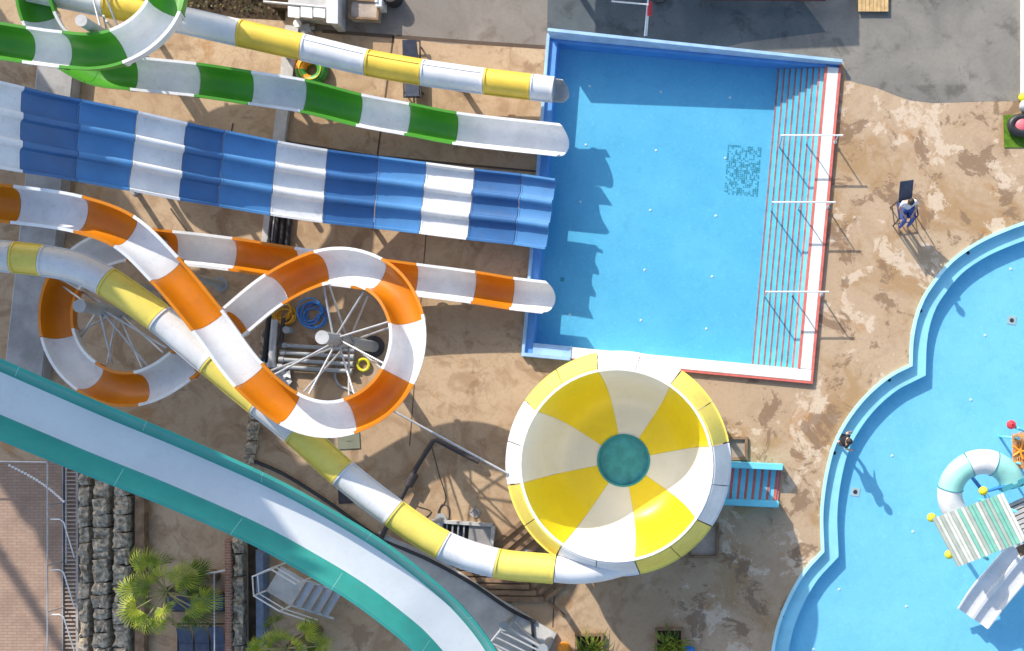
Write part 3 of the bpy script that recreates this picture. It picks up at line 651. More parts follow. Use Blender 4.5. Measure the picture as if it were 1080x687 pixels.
# ------------------------------------------------------------------ concrete walks, kerbs and walls on the left
def slab(name, label, cat, poly, z0, z1, m, bevel=.01):
    o = MB().prism([G(*p) for p in poly], z0, z1).build(name, m, bevel=bevel); return tag(o, label, cat)
slab('concrete_wall', 'broad grey concrete wall running down the left under the slides', 'wall', [(50, 66), (88, 66), (54, 400), (14, 400)], 0, .5, 'conc', .03)
slab('kerb', 'pale strip kerb along the left side of the broad grey concrete wall', 'kerb', [(44, 66), (49.5, 66), (13.5, 400), (8, 400)], 0, .22, 'concpale')
slab('concrete_kerb', 'narrow grey concrete kerb beside the black pipes under the slides', 'kerb', [(303, 28), (317, 30), (287, 268), (276, 267)], 0, .16, 'concpale')
def rough_wall(name, label, poly_c, w_, h, cat='wall', m='rough_stone', blk=.6):
    mb = MB(); pts_ = [G(*p) for p in poly_c]; rr = random.Random(len(label))
    for a, b in zip(pts_[:-1], pts_[1:]):
        L = (b - a).length; d = (b - a).normalized(); x = 0; ang = math.atan2(d.y, d.x)
        while x < L - .05:
            l = min(L - x, blk * rr.uniform(.6, 1.3)); c = a + d * (x + l / 2); nx = max(2, int(l / .11)); ny = max(2, int(w_ / .1)); vs = []
            hh = h * rr.uniform(.85, 1.1); ww = w_ * rr.uniform(.9, 1.02); tw = rr.uniform(-.03, .03); sd = rr.uniform(0, 50)
            for lev in (0, 1):
                for j in range(ny + 1):
                    for i in range(nx + 1):
                        u = (i / nx - .5) * (l - .03); v = (j / ny - .5) * ww
                        edge = min(i, nx - i, j, ny - j) == 0
                        dz = noise.noise(Vector((u * 3 + sd, v * 3, sd))) * .12 + noise.noise(Vector((u * 12 + sd, v * 12, sd))) * .13 - (.05 if edge else 0); ev = noise.noise(Vector((u * 4, sd, v * 4))) * .05
                        z = (hh + dz) if lev else 0
                        q = Matrix.Rotation(ang + tw, 3, 'Z') @ Vector((u + ev, v + ev * .8, 0)); vs.append(Vector((c.x + q.x, c.y + q.y, z)))
            n1 = (nx + 1) * (ny + 1); fs = []
            for j in range(ny):
                for i in range(nx): fs.append((n1 + j * (nx + 1) + i, n1 + j * (nx + 1) + i + 1, n1 + (j + 1) * (nx + 1) + i + 1, n1 + (j + 1) * (nx + 1) + i))
            rim = [i for i in range(nx)] + [nx + j * (nx + 1) for j in range(ny)] + [ny * (nx + 1) + nx - i for i in range(nx)] + [(ny - j) * (nx + 1) for j in range(ny)]
            for i in range(len(rim)): a_, b_ = rim[i], rim[(i + 1) % len(rim)]; fs.append((a_, b_, n1 + b_, n1 + a_))
            mb.add(vs, fs); x += l
    return tag(mb.build(name, m), label, cat)
rough_wall('stone_wall', 'rough stone block wall nearest the paved terrace at bottom left', [(96, 494), (96, 760)], .33, .5)
rough_wall('stone_wall', 'wide middle row of rough stone blocks at bottom left', [(115, 500), (114.5, 760)], .50, .6)
rough_wall('stone_wall', 'row of rough stone blocks nearest the tall fan palm', [(135, 508), (134.5, 760)], .46, .5)
slab('timber_beam', 'dark timber beam running between the stone rows and the palm', 'beam', [(147, 514), (157, 518), (157, 760), (147, 760)], 0, .3, 'wood')
rough_wall('stone_edging', 'crumbling pale stone edging between the loops and turquoise slide', [(284, 350), (272, 420), (264, 490)], .34, .22, 'edging', 'rough_stone', .6)
rough_wall('stone_edging', 'mossy stone edging beside the red brick wall at bottom left', [(255, 566), (256, 760)], .33, .35, 'edging', 'rough_stone', .7)
slab('brick_wall', 'low red brick wall beside the sun loungers at bottom left', 'wall', [(243, 568), (249.5, 570), (250, 760), (243.5, 760)], 0, .45, 'redbrick')
slab('soil_trench', 'brown soil trench between stone edging and blue grey gutter', 'trench', [(262, 572), (272, 577), (273, 760), (263, 760)], 0, .03, 'soil', 0)
slab('steel_beam', 'long blue grey steel beam beside the metal staircase', 'beam', [(276, 578), (284, 582), (285, 760), (277, 760)], 0, .5, 'greyblue')
t = thing('wire_fence', 'thin wire fence line with a pale top rail beside the brick wall', 'fence', G(240, 600))
m = MB(); m.cyl(G(240, 598, 1.0), G(241, 760, 1.0), .02); m.build('wire', 'steel', t)
m = MB(); m.cyl(G(222, 602, 1.05), G(252, 597, 1.05), .035); m.build('top_rail', 'concpale', t)
for y in (600, 700): m = MB(); m.cyl(G(240, y, 0), G(240, y, 1.02), .03); m.build('post', 'steel', t)
# terrace slatted channel and railing
t = thing('slatted_gutter', 'long slatted drainage grating along the edge of the red paved terrace', 'grating', G(76, 600))
m = MB(); y = 490
while y < 760: m.box(G(75.5, y, .05), (.36, .045, .05)); y += 4.2
m.build('slats', 'concwarm', t); m = MB(); m.box(G(67.8, 620, .06), (.04, 8.6, .1)); m.box(G(84, 620, .08), (.08, 8.6, .16)); m.build('edge_bar', 'conc', t)
t = thing('railing', 'thin grey metal railing along the paved terrace edge', 'railing', G(70, 600))
m = MB(); m.cyl(G(69, 487, 1.0), G(69, 760, 1.0), .022); m.cyl(G(69, 486, 1.0), G(-80, 484, 1.0), .022); m.cyl(G(79, 489, .5), G(79, 592, .5), .018); m.build('rail', 'steel', t)
for y in (487, 530, 545, 592, 640, 687):
    m = MB(); m.cyl(G(69, y, 0), G(69, y, 1.0), .022); m.build('post', 'steel', t)
for y in (545, 597, 643): m = MB(); m.tube([G(70, y, .9), G(80, y, .9), G(83, y + 3, .86), G(84, y + 42, .3)], .02); m.build('side_rail', 'whitepaint', t)
m = MB(); a, b = P(10, 491, .9), P(67, 529, .9)
for i in range(22): q = a.lerp(b, i / 21); m.ball((q.x, q.y, .9 - .25 * math.sin(math.pi * i / 21)), .045, 8)
m.tube([Vector((a.lerp(b, i / 21).x, a.lerp(b, i / 21).y, .9 - .25 * math.sin(math.pi * i / 21))) for i in range(22)], .015, 6)
tag(m.build('chain', 'whitepaint', smooth=True), 'white plastic chain slung across the corner of the terrace', 'chain')
# ------------------------------------------------------------------ pump gear, pipes and hoses under the right loop
for i in range(4):
    m = MB(); x = 289.5 + i * 6.4; m.cyl(G(x + 3, 190, .12), G(x - 4.5, 262, .12), .075, n=12); m.cyl(G(x - 3.7, 254, .12), G(x - 4.1, 258, .12), .09, n=12)
    tag(m.build('black_pipe', 'blackpl', smooth=True), 'black pipe lying in the bundle beside the narrow grey kerb', 'pipe', 'black pipes beside the grey kerb')
lab = ['grey pipe topmost of the bundle inside the right orange loop', 'second grey pipe of the bundle inside the right orange loop', 'third grey pipe of the bundle inside the right orange loop', 'lowest grey pipe of the bundle inside the right orange loop']
for i in range(4):
    m = MB(); y = 364.5 + i * 7.5; m.cyl(G(301 - i * 1.5, y, .2), G(376 - i * 1.0, y + 5, .2), .07, n=14); m.cyl(G(372 - i, y + 4.8, .2), G(376.5 - i, y + 5.1, .2), .095, n=14); m.cyl(G(300 - i * 1.5, y, .2), G(305 - i * 1.5, y + .3, .2), .095, n=14)
    tag(m.build('grey_pipe', 'greysteel', smooth=True), lab[i], 'pipe', 'grey pipes in the bundle inside the loop')
for x0, y0, x1, y1, r, mm, lb in ((293, 338, 289, 388, .13, 'steel', 'thick grey riser pipe beside the yellow hose coil'), (302, 336, 299, 366, .07, 'darkiron', 'thin dark riser pipe right of the thick grey riser'), (287, 328, 281, 384, .08, 'blackpl', 'black riser pipe left of the thick grey riser')):
    m = MB(); m.cyl(G(x0, y0, .22), G(x1, y1, .22), r, n=16); m.cyl(G(x1, y1 - 5, .22), G(x1, y1, .22), r * 1.3, n=16); tag(m.build('riser_pipe', mm, smooth=True), lb, 'pipe')
m = MB(); m.box(G(307, 349, .18), (.22, .2, .34)); m.cyl(G(307, 349, .35), G(307, 349, .45), .12); m.cyl(G(302, 349, .2), G(311, 349, .2), .06); tag(m.build('valve', 'greysteel'), 'grey valve body beside the dark riser pipe', 'valve')
def hose(label, c, r, m_, turns=6):
    mb = MB(); pts_ = []; rr = random.Random(3)
    for i in range(turns * 28):
        a = i / 28 * 2 * math.pi; q = r * (.55 + .45 * ((i // 28) % 3) / 2) + .04 * math.sin(a * 1.7 + i * .01); pts_.append(G(*c) + Vector((q * math.cos(a) + .05 * math.sin(i / 28), q * math.sin(a) + .05 * math.cos(i / 28 * 1.3), .05 + .03 * (i / 28))))
    mb.tube(pts_, .028, 6); return tag(mb.build('hose_coil', m_, smooth=True), label, 'hose')
hose('blue hose coiled on the ground inside the right orange loop', (331, 332), .46, 'bluepl'); hose('yellow hose coiled beside the blue hose coil', (301, 331), .36, 'hoseyellow')
m = MB(); m.tube([G(384 + 6 * math.cos(a), 385 + 6 * math.sin(a), .08) for a in [i * math.pi / 10 for i in range(20)]], .05, 8, True); tag(m.build('tape_roll', 'yellowpl', smooth=True), 'yellow ring lying at the end of the grey pipe bundle', 'ring')
m = MB(); m.lathe([(.001, .32), (.06, .31), (.1, .24), (.12, .05), (.1, 0)], 14, c=G(281, 381)); tag(m.build('bucket', 'bluepl', smooth=True), 'small blue bucket beside the black riser pipe', 'bucket')
m = MB(); c = G(299, 398); rr = random.Random(5); vs = [c + Vector(((i - 3) * .1 + rr.uniform(-.04, .04), (j - 3) * .09 + rr.uniform(-.04, .04), .08 + rr.random() * .16)) for j in range(7) for i in range(7)]
m.add(vs, [(j * 7 + i, j * 7 + i + 1, (j + 1) * 7 + i + 1, (j + 1) * 7 + i) for j in range(6) for i in range(6) if (i, j) not in ((0, 0), (5, 5), (0, 5))])
tag(m.build('plastic_bag', 'greycloth'), 'crumpled pale plastic bag below the grey pipe bundle', 'bag')
m = MB(); m.tube(smooth_line([G(356, 386, .06), G(354, 396, .05), G(358, 406, .05), G(366, 410, .05), G(378, 416, .05)], .1), .04, 8); tag(m.build('grey_hose', 'greysteel', smooth=True), 'bent grey hose lying below the grey pipe bundle', 'hose')
# ground hatches and pit right of the tube slide
for x, y, w_, h_, mm, lb in ((368, 465, .75, .55, 'turf', 'green grey square hatch cover below the right orange loop'), (365, 523, .5, .52, 'darkiron', 'dark square hatch cover beside the diagonal tube slide')):
    m = MB(); m.box(G(x, y, .02), (w_, h_, .036), R(3)); m.box(G(x, y, .042), (w_ * .2, .03, .02), R(3)); tag(m.build('hatch_cover', mm if mm != 'turf' else M.setdefault('hatchgreen', paint('hatch_green', (.20, .21, .15), rough=.8, grime=.4)), bevel=.006), lb, 'hatch')
t = thing('drain_frame', 'small diamond shaped drain with a pale frame left of the bowl', 'drain', G(501, 541)); m = MB()
for a in range(4): m.box(G(501, 541, .02) + Matrix.Rotation(R(45 + 90 * a), 3, 'Z') @ Vector((.13, 0, 0)), (.03, .29, .04), R(45 + 90 * a))
m.build('frame', 'concpale', t); m = MB(); m.box(G(501, 541, .012), (.24, .24, .016), R(45)); m.build('cover', 'conc', t)
t = thing('pump_pit', 'open concrete pump pit with a grey cover above the diagonal tube', 'pit', G(493, 565)); m = MB()
for c, d in (((493, 551.5), (1.75, .10)), ((493, 582), (1.75, .10))): m.box(G(*c, .13), (*d, .26), R(-4))
for c in ((520.5, 568), (466, 565)): m.box(G(*c, .13), (.10, .86, .26), R(-4))
m.build('frame', 'concpale', t); m = MB(); m.box(G(507, 567, .15), (.75, .84, .04), R(-4)); m.build('cover', 'conc', t)
m = MB(); m.box(G(481, 566, .02), (.8, .84, .03), R(-4)); m.build('pit_floor', 'blackpl', t)
m = MB()
for i in range(4): m.box(G(472 + i * 6, 565, .16), (.05, .8, .05), R(-4))
m.build('bars', 'greysteel', t)
m = MB(); m.tube([G(404, 568, .3), G(424, 528, .3), G(441, 494, .3), G(459, 465, .3), G(463, 464, .3), G(484, 475, .3), G(507, 487, .3)], .085, 12); m.cyl(G(433, 512, .3), G(440, 499, .3), .15, n=14)
for x, y in ((415, 546), (459, 465), (490, 478)): m.cyl(G(x, y, 0), G(x, y, .3), .05)
tag(m.build('water_pipe', 'darkiron', smooth=True), 'dark angled water pipe between the right orange loop and the bowl', 'pipe')
m = MB(); m.cyl(P(412, 432, 3.2), P(536, 500, 2.9), .035); tag(m.build('brace_pole', 'steel', smooth=True), 'long thin steel pole reaching from the right orange loop to the bowl', 'pole')
m = MB(); m.tube(smooth_line([G(455, 470, .02), G(463, 500, .02), G(470, 528, .02), G(462, 540, .02), G(470, 556, .02), G(474, 536, .02), G(466, 532, .02), G(463, 552, .02)], .12), .012, 6)
m.tube(smooth_line([G(440, 534, .02), G(455, 540, .02), G(448, 548, .02), G(462, 552, .02)], .1), .014, 6); tag(m.build('cable', 'blackpl', smooth=True), 'thin loose cables trailing on the ground above the tube', 'cable')
# slatted timber walkway under the tube and bowl
t = thing('slatted_walkway', 'brown slatted timber walkway under the tube beside the bowl', 'walkway', G(540, 600))
m = MB()
for i in range(9): y = 578 + i * 6.6; x0 = 452 + i * 7.5; m.box((G(x0, y, .1) + G(x0 + 62, y + 1, .1)) / 2, (62 / S, .15, .06), R(-1))
m.build('boards', 'wood', t)
m = MB()
for i in range(9): a = G(517 + i * 7.5, 579 + i * 6.6, .1); d = Vector((math.cos(R(40)), math.sin(R(40)), 0)); m.box(a + d * .75, (1.5, .14, .06), R(40))
m.build('boards', 'wood', t)
m = MB(); m.box(G(552, 612, .03), (3.6, .1, .06), R(-41)); m.box(G(500, 600, .03), (3.4, .1, .06), R(-41)); m.build('joist', 'wood', t)
# grey ramp slab beside the turquoise slide, black hose on its edge
slab('concrete_slab', 'long grey concrete slab wedge along the right of the turquoise slide', 'slab', [(400, 560), (470, 592), (530, 632), (588, 668), (570, 705), (560, 760), (500, 760), (440, 640)], 0, .18, 'concpale', .02)
m = MB(); m.tube(smooth_line([G(266, 485, .08), G(300, 500, .08), G(345, 528, .1), G(400, 566, .12), G(455, 590, .24), G(500, 615, .24), G(540, 642, .24), G(566, 655, .24)], .25), .06, 8)
m.tube([G(562, 652, .24), G(565, 690, .24)], .05, 8); tag(m.build('black_hose', 'blackpl', smooth=True), 'long black hose along the turquoise slide and grey slab', 'hose')
t = thing('truss_tower', 'grey steel truss frame standing on the grey slab at bottom centre', 'truss', G(545, 680))
C4 = [P(532, 660, 1.6), P(573, 684, 1.6), P(548, 712, 1.6), P(508, 690, 1.6)]
for q in C4: m = MB(); m.cyl((q.x, q.y, .18), (q.x, q.y, 1.65), .11, n=16); m.cyl((q.x, q.y, 1.65), (q.x, q.y, 1.7), .16, n=16); m.build('post', 'greysteel', t, smooth=True)
m = MB()
for i in range(4): a, b = C4[i], C4[(i + 1) % 4]; m.cyl(a, b, .05); m.cyl(Vector((a.x, a.y, .4)), b, .035)
for k in range(1, 5): m.cyl(C4[0].lerp(C4[3], k / 5), C4[1].lerp(C4[2], (k - .4) / 5), .035)
m.build('braces', 'steel', t, smooth=True)
m = MB(); m.ball(P(595, 684, .25), .22, 18); tag(m.build('ball', 'orangepl', smooth=True), 'orange ball on the ground beside the grey slab tip', 'ball')
# ------------------------------------------------------------------ top edge objects
t = thing('equipment_cabin', 'small white roofed equipment cabin at the top edge', 'cabin', G(335, 0))
m = MB(); m.prism([P(304, -60, .9), P(355, -60, .9), P(355, 24, .9), P(347, 24, .9), P(347, 18, .9), P(304, 13, .9)], 0, .9); m.build('wall', 'concpale', t)
m = MB()
for i in range(3): m.prism([P(303 + i * 13.5, 6, 1), P(315.5 + i * 13.5, 7.5, 1), P(315.5 + i * 13.5, 19, 1), P(303 + i * 13.5, 17.5, 1)], .903, .96)
m.prism([P(344, -60, 1), P(356, -60, 1), P(356, 25, 1), P(344, 24, 1)], .903, .98); m.build('roof_panel', 'whitepaint', t, bevel=.01)
m = MB(); m.prism([P(260, -60, .9), P(303, -60, .9), P(342, -60, .9), P(342, 6, .9), P(280, 2, .9)], .1, .4); m.build('trough', 'soil', t)
m = MB(); m.cyl(P(278, 2, .95), P(343, 8, .95), .04); m.build('edge_pipe', 'steel', t)
t = thing('wooden_box', 'brown wooden box with a raised rim on the path near the cabin', 'box', G(388, 15)); c = G(388, 15)
m = MB(); m.box(c + Vector((0, 0, .2)), (.92, .58, .4), R(-3)); m.build('body', 'concwarm', t); m = MB()
for dy in (-.3, .3): m.box(c + Matrix.Rotation(R(-3), 3, 'Z') @ Vector((0, dy, .42)), (1.0, .07, .08), R(-3))
for dx in (-.47, .47): m.box(c + Matrix.Rotation(R(-3), 3, 'Z') @ Vector((dx, 0, .42)), (.07, .53, .08), R(-3))
m.build('rim', 'wood', t)
m = MB(); m.box(G(405, 6, .3), (.2, .5, .6)); m.cyl(G(403, 2, .6), G(403, 10, .6), .06); tag(m.build('junction_box', 'whitepaint', bevel=.01), 'white junction box beside the wooden box', 'junction box')
m = MB(); m.lathe([(.001, .5), (.25, .5), (.28, .45), (.28, 0)], 20, c=G(416, 0)); tag(m.build('barrel', 'blackpl', smooth=True), 'black round barrel at the top edge beside the junction box', 'barrel')
t = thing('pump', 'small grey pump with a white round dial beside the narrow kerb', 'pump', G(322, 31)); m = MB(); m.cyl(G(318, 29, .25), G(318, 29, .4), .13, n=20); m.build('dial', 'whitepaint', t, smooth=True)
m = MB(); m.box(G(325, 34, .15), (.35, .3, .3), R(20)); m.cyl(G(318, 29, 0), G(318, 29, .25), .08); m.cyl(G(320, 31, .2), G(334, 32, .2), .06); m.build('body', 'greysteel', t)
t = thing('inflatable_ring', 'round green and orange inflatable ring between the yellow tube and green flume', 'inflatable', G(331, 76)); c = G(331, 76)
for k in range(8):
    m = MB(); a0 = R(45 * k); p_ = [c + Vector((.36 * math.cos(a0 + R(45) * i / 6), .36 * math.sin(a0 + R(45) * i / 6), .19)) for i in range(7)]; m.tube(p_, .18, 14)
    m.build('ring_segment', 'orangepl' if k in (2, 5, 3) else 'greenpl', t, smooth=True)
m = MB(); m.tube([c + Vector((.36 * math.cos(a), .36 * math.sin(a), .375)) for a in [i * math.pi / 12 for i in range(24)]], .02, 6, True); m.build('piping', 'yellowpl', t, smooth=True)
# loungers
def lounger(name, label, loc, rz, fab, group):
    t = thing(name, label, 'sun lounger', (0, 0, 0), group)
    m = MB()
    for y in (-.28, .28): m.box((0, y, .30), (1.9, .04, .05))
    for x in (-.93, .93): m.box((x, 0, .30), (.04, .52, .05))
    m.build('frame', 'blackpl', t)
    for x in (-.75, .75):
        for y in (-.28, .28): m = MB(); m.box((x, y, .137), (.04, .04, .274)); m.build('leg', 'blackpl', t)
    m = MB(); m.box((-.32, 0, .335), (1.2, .46, .02)); m.build('seat', fab, t)
    m = MB(); m.box((.58, 0, .44), (.66, .46, .025), rot=Matrix.Rotation(R(-22), 3, 'Y')); m.build('backrest', fab, t)
    t.location = loc; t.rotation_euler = (0, 0, rz); return t
lg = lounger('sun_lounger', 'navy sun lounger lying partly under the yellow and white top tube', P(434.5, 73, .3).xy.to_3d(), R(91), 'navy', 'navy sun loungers')
spots = [(P(196, 688, .35), R(90), 'left of three navy sun loungers in a row below the fan palm'), (P(213, 688, .35), R(90), 'middle of three navy sun loungers in a row below the fan palm'), (P(230, 688, .35), R(90), 'right of three navy sun loungers, beside the wire fence'), (P(206, 636, .35), R(180), 'navy sun lounger lying crosswise under the fan palm fronds')]
for q, rz, lb in spots:
    o = copy_tree(lg); o.location = (q.x, q.y, 0); o.rotation_euler = (0, 0, rz); o['label'] = lb
m = MB(); c = G(206, 621); m.lathe([(.001, .5), (.2, .48), (.38, .36), (.42, .2), (.42, 0)], 20, c=c); tag(m.build('fire_pit', 'darkiron', smooth=True), 'dark domed cover standing under the palm above the crosswise lounger', 'cover')
# pole with red lifebuoy float
t = thing('rescue_pole', 'white pole with a red float standing at the top edge of the pool', 'rescue pole', P(680, 36, .3).xy.to_3d())
m = MB(); m.cyl(P(680, 38, .25), P(684, -6, 1.0), .03); m.cyl(P(682, 38, .2), P(684.5, 5, .6), .02); m.build('pole', 'whitepaint', t, smooth=True)
m = MB(); m.cyl(P(645, 1.5, 1.0), P(684, 5, 1.0), .025); m.build('cross_bar', 'whitepaint', t)
m = MB(); m.cyl(P(685.5, 2, .8), P(685, 17, .7), .075, n=14); m.build('float', 'redpl', t, smooth=True)
m = MB(); m.tube([G(695 + 6 * math.cos(a), 0 + 4 * math.sin(a), .1) for a in [i * math.pi / 10 for i in range(20)]], .03, 8, True); tag(m.build('black_ring', 'blackpl', smooth=True), 'black ring on the dark asphalt beside the white pole', 'ring')
m = MB()
for i in range(10): m.box(P(807.0 - 62 + i * 13.3, -3.2 + i * .1, .45), (.40, .22, .05))
m.box(P(806, -2.8, .4), (4.2, .08, .1), R(-.3)); tag(m.build('wooden_bench', 'darkred'), 'dark red slatted bench along the top edge of the concrete', 'bench')
t = thing('wooden_pallet', 'light pine slatted pallet lying at the top edge of the grey concrete', 'pallet', G(921, 3)); m = MB()
for i in range(8): m.box(P(907 + i * 4, 0, .13), (.115, .78, .03))
m.build('slats', 'pinewood', t); m = MB()
for y in (-10, 0, 10): m.box(P(921, y, .06), (1.0, .09, .105))
m.build('bearers', 'pinewood', t)
slab('white_kerb', 'thin white kerb along the right edge of the grey concrete', 'kerb', [(1076, -60), (1080, -60), (1080, 104), (1076, 104)], 0, .12, 'whitepaint')
# turf mat corner
slab('turf_mat', 'small square green turf mat at the right edge', 'mat', [(1058, 122), (1110, 118), (1110, 156), (1059, 156)], 0, .03, 'turf', 0)
t = thing('paddle_boat', 'black inflatable seat with a pink cushion on the green turf mat', 'inflatable seat', G(1076, 134)); c = G(1076, 134)
m = MB(); m.tube([c + Vector((.36 * math.cos(a), .26 * math.sin(a), .2)) for a in [i * math.pi / 12 for i in range(24)]], .14, 12, True); m.build('ring', 'blackpl', t, smooth=True)
m = MB(); m.ball(c + Vector((0, 0, .22)), .27, 18, .5); m.build('cushion', 'pinkpl', t, smooth=True)
m = MB(); m.ball(G(1079, 114, .25), .2, 16, 1.2); m.ball(G(1086, 118, .2), .22, 16); tag(m.build('rock', 'greycloth', smooth=True), 'pale grey rounded stone above the turf mat', 'rock')
m = MB(); m.ball(G(1078, 104, .12), .16, 14); tag(m.build('float_ball', 'yellowpl', smooth=True), 'yellow green ball at the right edge above the grey stone', 'ball')
# metal staircase at bottom
t = thing('metal_staircase', 'white metal staircase with a railed landing beside the turquoise slide', 'staircase', G(315, 622))
d = Vector((math.cos(R(-31)), math.sin(R(-31)), 0)); n_ = Vector((-d.y, d.x, 0)); c = P(302, 618, 1.1)
m = MB(); m.box((c.x, c.y, 1.1), (.95, .95, .06), R(-31)); m.build('landing', 'concpale', t)
for i in range(4):
    q = c + d * (.62 + i * .26); m = MB(); m.box((q.x, q.y, .95 - i * .2), (.24, .95, .05), R(-31)); m.build('step', 'steel', t)
m = MB()
for s_ in (-1, 1): a = c + n_ * .47 * s_ + d * .45; m.cyl((a.x, a.y, 1.05), (a + d * 1.2).xy.to_3d() + Vector((0, 0, .05)), .045)
m.build('stringer', 'steel', t)
m = MB(); K = [c + n_ * .5 + d * .45, c + n_ * .5 - d * .5, c - d * .85, c - n_ * .5 - d * .5, c - n_ * .5 + d * .45, c - n_ * .5 + d * 1.4]
K = [Vector((q.x, q.y, 2.0 if i < 5 else 1.3)) for i, q in enumerate(K)]
m.tube(K, .026, 8); m.tube([q - Vector((0, 0, .4)) for q in K], .02, 8); m.build('railing', 'whitepaint', t)
for q in K[:5]: m = MB(); m.cyl((q.x, q.y, 0), q, .026); m.build('post', 'whitepaint', t)
# ------------------------------------------------------------------ kids' play structure in the lagoon
pt = thing('play_tower', 'mint and white striped roofed play tower with tube ring and double slide', 'play structure', G(1050, 545))
rf = [P(983, 547, 4.0), P(1058, 520, 4.5), P(1083, 570, 4.5), P(1010, 598, 4.0)]
for k in range(20):
    a = rf[0].lerp(rf[1], k / 20 + .001); b = rf[0].lerp(rf[1], (k + 1) / 20 - .001); c_ = rf[3].lerp(rf[2], (k + 1) / 20 - .001); e = rf[3].lerp(rf[2], k / 20 + .001)
    m = MB(); dz = Vector((0, 0, .03)); rs = Vector((0, 0, .05)); mm_ = [a, a.lerp(b, .15) + rs, a.lerp(b, .5) + rs, a.lerp(b, .6), b]; mn_ = [e, e.lerp(c_, .15) + rs, e.lerp(c_, .5) + rs, e.lerp(c_, .6), c_]
    m.band(mm_, mn_); m.band([v - dz for v in mm_], [v - dz for v in mn_])
    m.build('roof_panel', ('roofgrey', 'roofpale', 'roofgrey', 'roofpale', 'roofpale', 'roofgrey', 'roofpale', 'roofmint', 'roofpale', 'roofgrey', 'roofmint', 'roofmint', 'roofpale', 'roofgrey', 'roofmint', 'roofgrey', 'roofmint', 'roofmint', 'roofpale', 'roofpale')[k], pt)
for x, y in ((1022, 562), (1042, 590), (1072, 540), (1080, 572)):
    q = P(x, y, 4.0); m = MB(); m.cyl((q.x, q.y, -.46), (q.x, q.y, 3.95), .05); m.build('post', 'cyan', pt, smooth=True)
cT = P(1036, 520, 3.0); segs = [(212, 172, W), (172, 115, 'mint'), (115, 70, W), (70, 15, 'mint')]
def rpt(a): a = R(a); kx = (H - 3.0) / H / S; return Vector((cT.x + 33.5 * kx * math.cos(a), cT.y + 33 * kx * math.sin(a), 2.9 + .2 * math.sin(a)))
for a0, a1, c_ in segs:
    m = MB(); m.tube([rpt(a0 + (a1 - a0) * i / 12 + (-.3 if i == 0 else .3 if i == 12 else 0)) for i in range(13)], .385, 24); m.build('tube_section', c_, pt, smooth=True)
    m = MB(); m.tube([rpt(a1 + .5), rpt(a1 - .5)], .405, 24); m.build('joint_ring', 'grate', pt, smooth=True)
# double slide
A = [P(1062, 574, 1.3), P(1043, 596, .95), P(1024, 618, .55), P(1009, 641, .12)]; B = [P(1098, 590, 1.3), P(1079, 615, .95), P(1060, 638, .55), P(1041, 663, .12)]
A = smooth_line(A, .2); B = smooth_line(B, .2); k = min(len(A), len(B)); m = MB(); prof_ = [(0, .16), (.04, .16), (.09, .02), (.25, -.02), (.41, .02), (.46, .12), (.54, .12), (.59, .02), (.75, -.02), (.91, .02), (.96, .16), (1, .16)]
vs = []
for i in range(k):
    a, b = A[i], B[min(len(B) - 1, int(i * (len(B) - 1) / (k - 1) + .5))]
    vs += [a.lerp(b, q[0]) + Vector((0, 0, q[1])) for q in prof_] + [a.lerp(b, q[0]) + Vector((0, 0, q[1] - .05)) for q in prof_[::-1]]
n = 24; m.add(vs, [(i * n + j, i * n + (j + 1) % n, (i + 1) * n + (j + 1) % n, (i + 1) * n + j) for i in range(k - 1) for j in range(n)] + [(j, j + 1, n - 2 - j, n - 1 - j) for j in range(11)] + [((k - 1) * n + j, (k - 1) * n + j + 1, (k - 1) * n + n - 2 - j, (k - 1) * n + n - 1 - j) for j in range(11)])
m.build('double_slide', 'white_gel', pt, smooth=True)
m = MB()
for i in range(9): a = P(1062 + i * .9, 533 + i * 5.2, 2.9); m.box(a + Vector((.55, 0.2, 0)), (1.2, .11, .05), R(24))
m.build('deck_slats', 'concpale', pt); m = MB(); q = P(1082, 555, 2.75); m.box(q, (1.1, 1.6, .03), R(24)); m.build('deck', 'wood', pt)
for x, y in ((982.5, 546), (1001, 585), (1037, 518)):
    q = P(x, y, 3.8); m = MB(); m.ball(q, .14, 16); o = m.build('ball_finial', 'yellowpl', pt, smooth=True)
    m = MB(); m.cyl(q, q + (Vector((cT.x + .3, cT.y - 1.2, 3.7)) - q).normalized() * .5, .035); m.build('stalk', 'cyan', o)
m = MB(); m.cyl(P(1024, 502, 2.4), P(1046, 530, 3.2), .06); m.cyl(P(1037, 519, 3.4), P(1064, 512, 3.2), .05); m.build('water_pipe', 'bluepl', pt, smooth=True)
m = MB(); m.box(P(1067, 511, 3.1), (.75, .16, .5), R(24)); m.build('end_panel', 'grate', pt)
t = thing('climbing_platform', 'orange netted climbing platform at the right edge with red float', 'play platform', G(1080, 475))
m = MB(); m.prism([P(1068, 460, 1.5), P(1078, 455, 1.5), P(1120, 455, 1.5), P(1120, 496, 1.5), P(1078, 496, 1.5), P(1069, 488, 1.5)], 1.42, 1.5); m.build('platform', 'concwarm', t)
m = MB()
for i in range(7): m.cyl(P(1067.5 + i * 2.4, 457, 1.62), P(1068.5 + i * 2.4, 494, 1.62), .012); m.cyl(P(1068, 460 + i * 5.4, 1.62), P(1100, 459 + i * 5.4, 1.62), .012)
for k in range(5): m.cyl(P(1076, 476, 1.66), P(1076 + 9 * math.cos(k * 1.26), 476 + 9 * math.sin(k * 1.26), 1.66), .035)
m.build('net', 'orangepl', t)
for x, y in ((1070, 462), (1071, 488), (1100, 475)): q = P(x, y, 1.4); m = MB(); m.cyl((q.x, q.y, -.46), (q.x, q.y, 1.9), .04); m.build('post', 'cyan', t)
